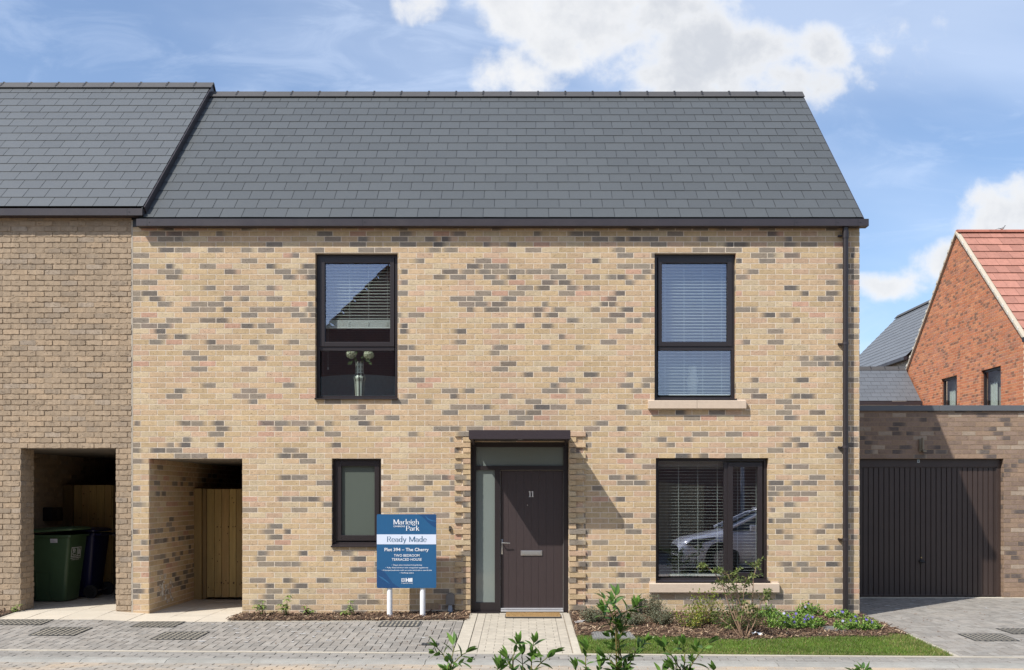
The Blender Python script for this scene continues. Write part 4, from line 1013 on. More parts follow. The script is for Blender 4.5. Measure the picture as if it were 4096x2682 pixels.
while x < 26:
    b = min(x + .45, 26); k = rnd.uniform(.8, 1.05)
    rg.prismx([(ym + .13 * math.cos(a), rz + .01 + .10 * math.sin(a)) for a in [i * math.pi / 6 for i in range(7)]], x + .003, b - .004, (.33 * k, .12 * k, .08 * k)); x = b
rgo = rg.build('ridge', M_TILE, rr_)
vm = MB()
for (ya, yb) in ((ry0 - ee, ym), (ry1 + ee, ym)):
    za = re - ee + .035; zb2 = rz + .035; vm.obox((RX - .07, ya, za - .05), (.12, 0, 0), (0, yb - ya, zb2 - za), (0, 0, .075), (.46, .40, .31))
    for i in range(1, 15):
        t_ = i / 15; vm.obox((RX - .085, ya + (yb - ya) * t_, za + (zb2 - za) * t_ - .01), (.02, 0, 0), (0, (yb - ya) * .012, (zb2 - za) * .012), (0, 0, .07), (.55, .52, .46))
vm.build('verge', M_COL, rr_)
for ya, yb in ((ry0 - .24, ry0 - .10), (ry1 + .10, ry1 + .24)): gt = MB(); gt.box(RX - .10, 26, ya, yb, re - .17, re - .06); gt.build('gutter', M_DARK, rh)
# a wagtail on its ridge
bp = P(4010, 945, ym); bx, by, bzz = bp.x, ym, rz + .10
bird = thing('bird', 'small grey bird perched on the red tiled ridge', 'bird', (bx, by, bzz))
mb = MB(); n = 10; secs = [(-.115, .078, .004, .004), (-.075, .062, .009, .007), (-.03, .055, .024, .022), (.01, .066, .030, .031), (.04, .088, .025, .027), (.055, .112, .017, .017), (.062, .130, .019, .019), (.074, .142, .015, .014), (.086, .145, .005, .005), (.104, .144, .001, .001)]
vs = []; cs_ = []; fs = []
for i, (x, z, a, b) in enumerate(secs):
    for k in range(n):
        an = 2 * math.pi * k / n; vs.append((bx + x, by + a * math.cos(an), bzz + z + b * math.sin(an) - .02)); cs_.append((.05, .05, .055) if math.sin(an) > .1 or x < -.04 or .055 < x else (.45, .44, .42))
for i in range(len(secs) - 1):
    for k in range(n): fs.append((i * n + k, i * n + (k + 1) % n, (i + 1) * n + (k + 1) % n, (i + 1) * n + k))
mb.add(vs, fs, cs_); mb.add([(bx - .09, by - .012, bzz + .05), (bx - .09, by + .012, bzz + .05), (bx - .23, by + .014, bzz + .005), (bx - .23, by - .014, bzz + .005), (bx - .09, by, bzz + .058), (bx - .23, by, bzz + .010)], [(0, 1, 2, 3), (0, 4, 5, 3), (4, 1, 2, 5)], (.03, .03, .03))
for s in (-.012, .012): mb.tube([(bx + .005, by + s, bzz + .03), (bx + .0, by + s, bzz + .012), (bx + .004, by + s, bzz - .004)], .002, 5, (.05, .04, .03))
mb.build('body', M_COL, bird, smooth='all')

# ------------------------------------------------------------------ slate roofed buildings far right
M_SLATE2 = mat('distant slate', (1, 1, 1), .45, attr=True, var=.05, vscale=6, spec=.45)
uh = thing('slate_roofed_house', 'grey slate roofed house partly hidden behind the red brick gable', 'house', (14, 20, 0))
xe, xr = 12.7, 15.4; he, hr = 6.25, 8.95; yf_, yb_ = 18.6, 39.5 - CD
rb = MB(); nrow = 15; r2 = random.Random(5)
for k in range(nrow):
    t0, t1 = k / nrow, (k + 1.2) / nrow; t1 = min(t1, 1); y = yf_ - (k % 2) * .15
    while y < yb_:
        b = min(y + .3, yb_); kk = r2.uniform(.93, 1.07); c = (.118 * kk, .126 * kk, .137 * kk); a_ = max(y, yf_)
        def q(yy, t, n_): return (xe + (xr - xe) * t - n_ * .707, yy, he + (hr - he) * t + n_ * .707)
        rb.add([q(a_ + .002, t0, .016), q(b - .002, t0, .016), q(b - .002, t1, .004), q(a_ + .002, t1, .004), q(a_ + .002, t0, .006), q(b - .002, t0, .006)], [(0, 1, 2, 3), (0, 4, 5, 1)], c); y = b
rb.add([(xe, yf_, he), (xe, yb_, he), (xr, yb_, hr), (xr, yf_, hr)], [(0, 1, 2, 3)], (.02, .02, .02)); rb.add([(xr, yf_, hr), (xr, yb_, hr), (xr + 2.7, yb_, he), (xr + 2.7, yf_, he)], [(0, 1, 2, 3)], (.1, .1, .11))
uro = rb.build('roof', M_SLATE2, uh)
mb = MB(); y = yf_
while y < yb_:
    b = min(y + .45, yb_); mb.obox((xr - .13, y + .006, hr - .08), (0, b - y - .012, 0), (.13, 0, .13), (-.02, 0, .02)); y = b
mb.box(xr - .015, xr + .015, yf_, yb_, hr + .02, hr + .06); mb.build('ridge', M_RIDGE, uro)
mb = MB(); mb.box(xe - .08, xe + .05, yf_, yb_, he - .12, he - .01); mb.build('gutter', M_METAL, uh)
bz = MB(); bricks(bz, (xe + .1, 0, 0), (0, -1, 0), (-1, 0, 0), -yb_, -yf_, 3.5, he - .1, [], lambda r, x, z, k: ((.42, .36, .29), None), .225, 0, rp=.075, nseg=1)
uw_ = bz.build('wall', M_BRICK, uh); mz = MB(); mz.box(xe + .1, xr + 2.6, yf_ + .1, yb_ - .05, -.3, he - .1); mz.add([(xe + .1, yb_ - .06, he - .1), (xr + 2.6, yb_ - .06, he - .1), (xr, yb_ - .06, hr - .1)], [(0, 1, 2)]); mz.build('mortar', M_MORTAR, uw_)

ob = thing('slate_outbuilding', 'low outbuilding with grey slate roof seen between the buff house and the red gable', 'outbuilding', (10.5, 17, 0))
y0, y1 = 30 - CD, 31.28 - CD; z0, z1 = CH + 375 * 30 / F, CH + 510 * 31.28 / F
rb = MB(); slates(rb, 8.6, 12.42, y0, z0, y1, z1, expo=.20, w=.3, base=(.112, .122, .136), seed=21); rb.quad((8.6, y1, z1), (12.42, y1, z1), (12.42, y1 + 1.3, z0), (8.6, y1 + 1.3, z0), (.1, .1, .11)); obr = rb.build('roof', M_SLATE2, ob)
ridge(obr, 8.6, 12.4, y1, z1, .45)
mb = MB(); mb.box(8.6, 12.42, y0 - .12, y0 - .02, z0 - .13, z0 - .02); mb.build('gutter', M_METAL, ob)
bz = MB(); bricks(bz, (0, y0 + .05, 0), (1, 0, 0), (0, -1, 0), 8.7, 12.4, 3.2, z0 - .1, [], pal_buff, .225, 0, rp=.075, nseg=1); obw = bz.build('wall', M_BRICK, ob); mz = MB(); mz.box(8.7, 12.42, y0 + .05, y1 + 1.2, -.3, z0 - .1); mz.build('mortar', M_MORTAR, obw)
# ------------------------------------------------------------------ across the street (behind the camera, seen in the window glass)
def plainbrick(name, c1, c2, mo):
    m = bpy.data.materials.new(name); m.use_nodes = True; nt = m.node_tree; T = NT(nt); b = nt.nodes['Principled BSDF']; tcn = T.n('ShaderNodeTexCoord'); s = T.sep(tcn.outputs['Object'])
    br = T.n('ShaderNodeTexBrick'); T.put(br.inputs['Vector'], T.comb(T.m('ADD', s[0], s[1]), s[2], 0)); br.inputs['Scale'].default_value = 1; br.inputs['Brick Width'].default_value = .225; br.inputs['Row Height'].default_value = .075; br.inputs['Mortar Size'].default_value = .006
    br.inputs['Color1'].default_value = c4(c1); br.inputs['Color2'].default_value = c4(c2); br.inputs['Mortar'].default_value = c4(mo); nt.links.new(br.outputs['Color'], b.inputs['Base Color']); b.inputs['Roughness'].default_value = .9; return m
M_OPP = plainbrick('dark red brick', (.24, .11, .08), (.17, .09, .07), (.3, .25, .2))
oh = thing('opposite_house', 'dark brick gable house across the street, mirrored in the upper left window', 'house', (-1.8, -17, 0))
mb = MB(); OY = -17.0; ax_, az_ = -1.6, 11.45; el, er, ez = -6.7, 3.3, 6.35
mb.prism([(el - 3.5, -.3), (er, -.3), (er, ez), (ax_, az_), (-5.85, 7.2), (-5.95, 7.0), (el - 3.5, 7.0)], OY - 8, OY); ow = mb.build('wall', M_OPP, oh, solid=True)
mb = MB(); 
for (xa, xb) in ((el - .15, ax_), (er + .15, ax_)):
    n = 14
    for i in range(n):
        t0, t1 = i / n, (i + 1) / n; za, zb2 = ez - .1 + (az_ - ez + .1) * t0, ez - .1 + (az_ - ez + .1) * t1; p, q_ = xa + (xb - xa) * t0, xa + (xb - xa) * t1
        mb.add([(p, OY + .12, za + .14), (q_, OY + .12, zb2 + .08), (q_, OY - 8.1, zb2 + .08), (p, OY - 8.1, za + .14), (p, OY + .12, za + .04), (q_, OY + .12, zb2 + .0)], [(0, 1, 2, 3), (0, 4, 5, 1)], (.16, .07, .05))
mb.build('roof', mat('brown tile', (1, 1, 1), .8, attr=True), oh)
mb = MB(); mb.box(-3.2, -2.2, OY + .001, OY + .06, 3.6, 4.9); mb.box(1.2, 2.2, OY + .001, OY + .06, 3.6, 4.9); mb.box(-3.4, -2.0, OY + .001, OY + .06, .9, 2.2); mb.build('window', mat('dark window', (.02, .02, .025), .1), oh)
og = thing('opposite_garage', 'low dark brick garage across the street, mirrored behind the white car', 'garage', (8, -17.5, 0))
mb = MB(); mb.box(3.32, 14, -24, -17.3, -.3, 3.9); mb.build('wall', M_OPP, og); mb = MB(); mb.box(3.4, 14.05, -24, -17.25, 3.9, 4.0); mb.build('coping', M_RIDGE, og)
mb = MB(); mb.box(5.6, 6.4, -17.3, -17.24, 2.9, 3.6); mb.build('window', M_BLACK, og)
fp = thing('fence_panel', 'weathered pale timber fence panel across the street', 'fence', (4.6, -16.2, 0)); mb = MB(); x = 3.6
while x < 5.5:
    k = rnd.uniform(.8, 1.1); mb.box(x, x + .095, -16.22, -16.2, 0, 2.0 + .05 * math.sin(x * 2), (.50 * k, .38 * k, .22 * k)); x += .1
mb.build('boards', M_TIMBER, fp); mb = MB(); mb.box(3.6, 5.5, -16.25, -16.22, .4, .5, (.4, .3, .18)); mb.box(3.6, 5.5, -16.25, -16.22, 1.6, 1.7, (.4, .3, .18)); mb.build('rails', M_TIMBER, fp)
lpz = thing('street_lamp', 'pale grey street lamp column across the street', 'street lamp', (6.28, -14, -.1)); mb = MB(); mb.tube([(6.28, -14, -.12), (6.28, -14, 1.2)], .085, 14); mb.tube([(6.28, -14, 1.2), (6.28, -14, 6.0)], [.06, .045], 14); mb.build('column', mat('galvanised grey', (.42, .43, .45), .45, metal=.3), lpz, smooth=True)
mb = MB(); mb.box(6.2, 6.36, -14.1, -13.5, 5.98, 6.08, bev=.02); mb.build('lantern', mat('lamp housing', (.2, .2, .21), .5), lpz)
# white hatchback parked across the street
car = thing('parked_car', 'white hatchback parked across the street, mirrored in the ground floor window', 'car', (5.7, -9.3, -.115))
CX0 = 3.6; CYc = -9.3; zc = -.12; M_CARP = mat('white car paint', (.84, .85, .88), .25, spec=.5, coat=.8); 
prof = [(0, .34, .56, .62), (.05, .24, .66, .74), (.2, .2, .74, .82), (.5, .19, .80, .87), (.9, .2, .89, .89), (1.25, .2, .97, .90), (1.7, .2, .99, .91), (2.6, .2, 1.0, .91), (3.4, .2, 1.02, .90), (3.9, .22, 1.04, .87), (4.15, .28, .98, .80), (4.25, .36, .86, .70)]
mb = MB(); vs = []; fs = []; n = 0
for (x, zl, zh, hw) in prof:
    ring = [(-hw * .86, zl), (-hw * .98, zl + .12), (-hw, (zl + zh) / 2), (-hw * .985, zh - .12), (-hw * .90, zh - .01), (-hw * .5, zh + .03), (0, zh + .04), (hw * .5, zh + .03), (hw * .90, zh - .01), (hw * .985, zh - .12), (hw, (zl + zh) / 2), (hw * .98, zl + .12), (hw * .86, zl)]
    vs += [(CX0 + x, CYc + a, zc + b) for a, b in ring]; n = len(ring)
for i in range(len(prof) - 1):
    for k in range(n - 1): fs.append((i * n + k, i * n + k + 1, (i + 1) * n + k + 1, (i + 1) * n + k))
fs += [tuple(range(n)), tuple((len(prof) - 1) * n + k for k in range(n))]
mb.add(vs, fs); mb.build('body', M_CARP, car, smooth='all')
cab = [(1.12, .98, .99, .80), (1.9, .98, 1.38, .66), (2.5, .99, 1.46, .64), (3.2, 1.0, 1.42, .62), (3.95, 1.0, 1.06, .62)]
mb = MB(); vs = []; fs = []
for (x, zl, zh, hw) in cab:
    ring = [(-.86, zl), (-hw - .02, zh - .04), (-hw * .85, zh), (0, zh + .02), (hw * .85, zh), (hw + .02, zh - .04), (.86, zl)]; vs += [(CX0 + x, CYc + a, zc + b) for a, b in ring]
for i in range(4):
    for k in range(6): fs.append((i * 7 + k, i * 7 + k + 1, (i + 1) * 7 + k + 1, (i + 1) * 7 + k))
mb.add(vs, fs); mb.build('windows', mat('dark car glass', (.03, .035, .045), .05, spec=.8), car, smooth='all')
mb = MB()
for s in (-1, 1): mb.tube([(CX0 + 1.1, CYc + s * .85, zc + .99), (CX0 + 1.9, CYc + s * .68, zc + 1.36), (CX0 + 2.5, CYc + s * .66, zc + 1.45), (CX0 + 3.2, CYc + s * .64, zc + 1.41), (CX0 + 4.0, CYc + s * .66, zc + 1.03)], .035, 8)
mb.box(CX0 + 1.95, CX0 + 3.3, CYc - .58, CYc + .58, zc + 1.41, zc + 1.485, bev=.03); mb.build('roof', M_CARP, car, smooth=True)
wt = mat('tyre rubber', (.02, .02, .02), .8); wr_ = mat('alloy rim', (.4, .4, .42), .35, metal=.8)
for wx in (1.27 - .32, 3.55):
    for s in (-1, 1):
        a = MB(); c = (CX0 + wx, CYc + s * .81, zc + .32); a.cyl(c, (0, 1, 0), .39, .17, 24); wa = a.build('wheel_arch', M_BLACK, car)
        a = MB(); a.cyl((c[0], c[1] + s * .01, c[2]), (0, 1, 0), .32, .2, 28); w_ = a.build('wheel', wt, car, smooth=True)
        a = MB(); a.cyl((c[0], c[1] + s * .02, c[2]), (0, 1, 0), .21, .2, 20); a.build('rim', wr_, w_, smooth=True)
for s in (-1, 1):
    a = MB(); a.prism([(CX0 + .14, zc + .66), (CX0 + .30, zc + .62), (CX0 + .78, zc + .76), (CX0 + .80, zc + .81), (CX0 + .3, zc + .76)], CYc + s * .70, CYc + s * .86); a.build('headlight', mat('headlight', (.12, .13, .15), .1, spec=.8), car, solid=True)
    a = MB(); a.box(CX0 + 1.55, CX0 + 1.75, CYc + s * .93, CYc + s * 1.07, zc + .95, zc + 1.09, bev=.03); a.build('mirror', M_CARP, car)
a = MB(); a.box(CX0 - .01, CX0 + .06, CYc - .4, CYc + .4, zc + .42, zc + .58, bev=.01); a.box(CX0 + .0, CX0 + .08, CYc - .6, CYc + .6, zc + .26, zc + .36, bev=.01); a.build('grille', M_BLACK, car)
# ------------------------------------------------------------------ lettering
def text_polys(s, font_off=0.0, shear=0.0):
    cu = bpy.data.curves.new('t', 'FONT'); cu.body = s; cu.size = 1; cu.offset = font_off; cu.shear = shear; cu.resolution_u = 3
    o = bpy.data.objects.new('t', cu); scene.collection.objects.link(o); dg = bpy.context.evaluated_depsgraph_get(); dg.update()
    me = o.evaluated_get(dg).to_mesh(); vs = [(v_.co.x, v_.co.y) for v_ in me.vertices]; fs = [tuple(p.vertices) for p in me.polygons]
    o.evaluated_get(dg).to_mesh_clear(); bpy.data.objects.remove(o); bpy.data.curves.remove(cu); return vs, fs
CAPH = None
def put_text(mb, s, x0, x1, base, cap, place, off=0.0, shear=0.0):
    """fit text between x0..x1 with given capital height; place(u,v) -> point"""
    global CAPH
    if CAPH is None: hv, _ = text_polys('H'); CAPH = max(p[1] for p in hv) - min(p[1] for p in hv)
    vs, fs = text_polys(s, off, shear); a = min(p[0] for p in vs); b = max(p[0] for p in vs); k = (x1 - x0) / (b - a); ky = cap / CAPH
    mb.add([place(x0 + (p[0] - a) * k, base + p[1] * ky) for p in vs], fs)
def arc(cx, cy, rx, ry, a0, a1, n=12): return [(cx + rx * math.cos(R(a0 + (a1 - a0) * i / n)), cy + ry * math.sin(R(a0 + (a1 - a0) * i / n))) for i in range(n + 1)]
XH = .64
GLY = {
 'M': (1.0, [[(.10, 0), (.10, 1)], [(.10, 1), (.48, .06)], [(.48, .06), (.86, 1)], [(.88, 1), (.88, 0)]], [(.0, .2, 0), (.78, .98, 0), (.0, .12, 1), (.84, .98, 1)]),
 'a': (.60, [arc(.26, XH * .72, .19, XH * .28, 165, 0, 9) + [(.45, .0)], arc(.26, .2, .2, .2, 60, 360, 12)], [(.45, .55, 0)]),
 'r': (.46, [[(.12, 0), (.12, XH)], arc(.32, XH * .66, .2, XH * .34, 180, 50, 8)], [(.02, .22, 0), (.02, .12, XH)]),
 'l': (.28, [[(.13, 0), (.13, 1.08)]], [(.03, .23, 0), (.03, .13, 1.08)]),
 'e': (.58, [arc(.29, XH / 2, .23, XH / 2, 0, 320, 18), [(.06, XH / 2 + .02), (.52, XH / 2 + .02)]], []),
 'i': (.28, [[(.13, 0), (.13, XH)], [(.06, XH + .13), (.24, XH + .32)]], [(.03, .23, 0), (.03, .13, XH)]),
 'g': (.60, [arc(.27, XH * .66, .18, XH * .34, 0, 360, 16), arc(.27, -.08, .22, .15, 0, 360, 14), [(.40, XH * .93), (.56, XH)]], []),
 'h': (.62, [[(.12, 0), (.12, 1.08)], arc(.31, XH * .66, .19, XH * .34, 180, 0, 9) + [(.50, 0)]], [(.02, .22, 0), (.40, .60, 0), (.02, .12, 1.08)]),
 'P': (.68, [[(.13, 0), (.13, 1)], [(.13, 1)] + arc(.34, .74, .27, .26, 90, -90, 12) + [(.13, .48)]], [(.02, .25, 0), (.02, .13, 1)]),
 'k': (.60, [[(.12, 0), (.12, 1.08)], [(.12, .28), (.48, XH)], [(.24, .40), (.52, 0)]], [(.02, .22, 0), (.44, .62, 0), (.38, .56, XH), (.02, .12, 1.08)]),
 'R': (.74, [[(.13, 0), (.13, 1)], [(.13, 1)] + arc(.34, .76, .25, .24, 90, -90, 12) + [(.13, .52)], [(.36, .52), (.62, .05), (.70, .02)]], [(.02, .25, 0), (.02, .13, 1)]),
 'd': (.62, [arc(.26, XH / 2, .2, XH / 2, 0, 360, 16), [(.47, 0), (.47, 1.08)]], [(.47, .58, 0), (.36, .47, 1.08)]),
 'y': (.58, [[(.06, XH), (.29, .02)], [(.50, XH), (.22, -.24), (.08, -.30)]], [(.0, .17, XH), (.42, .58, XH)]),
 '1': (.36, [[(.18, 0), (.18, 1)], [(.03, .84), (.18, 1)]], [(.03, .33, 0)]), ' ': (.40, [], [])}
def nib_text(mb, s, x0, x1, base, cap, place, thick=.11, thin=.028, track=0.0):
    adv = []; x = 0
    for ch in s: adv.append(x); x += GLY[ch][0] + track
    tot = x - track; k = (x1 - x0) / tot; lay = [0]
    def q(pts):
        lay[0] += 1; mb.add([place(x0 + a * k, base + b * cap, lay[0] % 9) for a, b in pts], [tuple(range(len(pts)))])
    for ch, ax_ in zip(s, adv):
        _, strokes, serifs = GLY[ch]
        for st in strokes:
            for (ax1, ay1), (bx1, by1) in zip(st, st[1:]):
                a1, a2, b1, b2 = ax_ + ax1, ay1, ax_ + bx1, by1; L = math.hypot(b1 - a1, b2 - a2) or 1
                w = thin + (thick - thin) * abs(b2 - a2) / L; nx, ny = -(b2 - a2) / L * w / 2, (b1 - a1) / L * w / 2
                q([(a1 + nx, a2 + ny), (a1 - nx, a2 - ny), (b1 - nx, b2 - ny), (b1 + nx, b2 + ny)])
        for (s0, s1, h) in serifs:
            h0 = h - thin if h > .3 else h
            q([(ax_ + s0, h0), (ax_ + s1, h0), (ax_ + s1, h0 + thin), (ax_ + s0, h0 + thin)])

# house number
nb = MB()
def pl_door(a, b, l=0): return (a, yl - .004 - l * .0001, b)
nib_text(nb, '11', X(2114.5, yl), X(2136, yl), Z(1988.5, yl), Z(1966, yl) - Z(1988.5, yl), pl_door, thick=.13, thin=.06)
nb.build('house_number', mat('bright steel number', (.75, .74, .70), .35, metal=.3), door)

# ------------------------------------------------------------------ the sales board
SY = -.36; bx0, bx1, bz0, bz1 = X(1507, SY), X(1745, SY), Z(2353, SY), Z(2058, SY); U_ = (bx1 - bx0) / 741; V_ = (bz1 - bz0) / 923
sign = thing('sales_sign', 'blue plot board on two white posts in the bark bed left of the front door', 'sign', ((bx0 + bx1) / 2, SY, -.01))
def sx(a): return bx0 + a * U_
def sz(b): return bz1 - b * V_
def rrect(x0, x1, z0, z1, r, n=5):
    out = []
    for cx, cz, a0 in ((x1 - r, z1 - r, 0), (x0 + r, z1 - r, 90), (x0 + r, z0 + r, 180), (x1 - r, z0 + r, 270)):
        out += [(cx + r * math.cos(R(a0 + 90 * i / n)), cz + r * math.sin(R(a0 + 90 * i / n))) for i in range(n + 1)]
    return out
mb = MB(); mb.prism(rrect(bx0, bx1, bz0, bz1, .018), SY, SY + .012); M_BLUE = mat('blue printed board', (.018, .095, .215), .4, spec=.4, var=.04, vscale=4); bd = mb.build('board', M_BLUE, sign, solid=True)
def pl_s(a, b, l=0): return (sx(a), SY - .0035 - l * .00012, bz1 - b * V_)
def polyface(name, pts, m, lift):
    mb = MB(); mb.add([(sx(a), SY - lift, sz(b)) for a, b in pts], [tuple(range(len(pts)))]); return mb.build(name, m, bd)
M_BLUE2 = mat('darker blue swoosh', (.014, .062, .165), .4, spec=.4)
polyface('swoosh', [(520, 3), (560, 25), (600, 60), (640, 105), (690, 145), (738, 168), (738, 20), (728, 6), (715, 2)], M_BLUE2, .0012)
polyface('swoosh', [(3, 690), (60, 700), (110, 735), (150, 790), (200, 860), (285, 920), (20, 920), (6, 914), (3, 905)], M_BLUE2, .0012)
M_BLUE3 = mat('light blue streak', (.025, .12, .26), .4)
polyface('swoosh', [(600, 12), (640, 50), (690, 75), (738, 85), (738, 92), (680, 86), (630, 62)], M_BLUE3, .0018); polyface('swoosh', [(10, 765), (70, 790), (130, 835), (165, 875), (120, 845), (60, 805)], M_BLUE3, .0018)
M_BAND = mat('pale blue printed band', (.60, .66, .78), .45)
polyface('band', [(1, 376), (740, 376), (740, 252), (1, 252)], M_BAND, .0016)
M_PRINT = mat('white print', (.74, .76, .80), .5)
def flip(f): return lambda a, b, l=0: f(a, -b, l)
tb_ = MB(); pf_ = lambda a, b, l=0: pl_s(a, -b, l)
nib_text(tb_, 'Marleigh', 208, 528, -127, 62, pf_, thick=.13, thin=.035); nib_text(tb_, 'Park', 363, 531, -205, 60, pf_, thick=.14, thin=.04)
put_text(tb_, 'CAMBRIDGE', 207, 353, -160, 18, pf_, off=.01); tb_.build('lettering', M_PRINT, bd)
tb_ = MB(); nib_text(tb_, 'Ready Made', 125, 623, -345, 66, pf_, thick=.115, thin=.03); tb_.build('lettering', mat('dark blue print', (.03, .11, .21), .5), bd)
tb_ = MB(); put_text(tb_, 'Plot 394 \u2013 The Cherry', 97, 647, -461, 39, pf_, off=.014)
put_text(tb_, 'TWO BEDROOM', 214, 533, -531, 31, pf_, off=.004); put_text(tb_, 'TERRACED HOUSE', 188, 560, -581, 31, pf_, off=.004)
for s, a, b, base_ in (('\u2022 Open plan kitchen/living/dining', 186, 563, 642), ('\u2022 Fully fitted kitchen with integrated appliances', 111, 640, 675), ('\u2022 Principal bedroom with en-suite and built-in wardrobe', 64, 686, 708), ('\u2022 Parking space', 287, 463, 740)): put_text(tb_, s, a, b, -base_, 15.5, pf_, off=.004)
put_text(tb_, 'Hill', 360, 445, -843, 42, pf_, off=.055); put_text(tb_, 'Created for Living', 306, 448, -868, 15, pf_, off=.0, shear=.45)
for i in range(3):
    for j in range(3):
        if (i, j) == (1, 1): continue
        cx_, cy_ = 306 + 7 + i * 15, 801 + 7 + j * 15; ring = rrect(-6.6, 6.6, -6.6, 6.6, 4, 2); inn = rrect(-3, 3, -3, 3, 1.2, 2); n = len(ring)
        tb_.add([pl_s(cx_ + a, cy_ + b, (i + j) % 3) for a, b in ring] + [pl_s(cx_ + a, cy_ + b, (i + j) % 3) for a, b in inn], [(k, (k + 1) % n, n + (k + 1) % n, n + k) for k in range(n)])
tb_.build('lettering', M_PRINT, bd)
for p0, p1 in ((1548, 1570), (1680, 1702)):
    mb = MB(); c = (X(p0, SY + .05) + X(p1, SY + .05)) / 2; r_ = (X(p1, SY) - X(p0, SY)) / 2; mb.cyl((c, SY + .012 + r_, .42), (0, 0, 1), r_, .92, 24); mb.build('post', M_WHITE, sign, smooth=True)

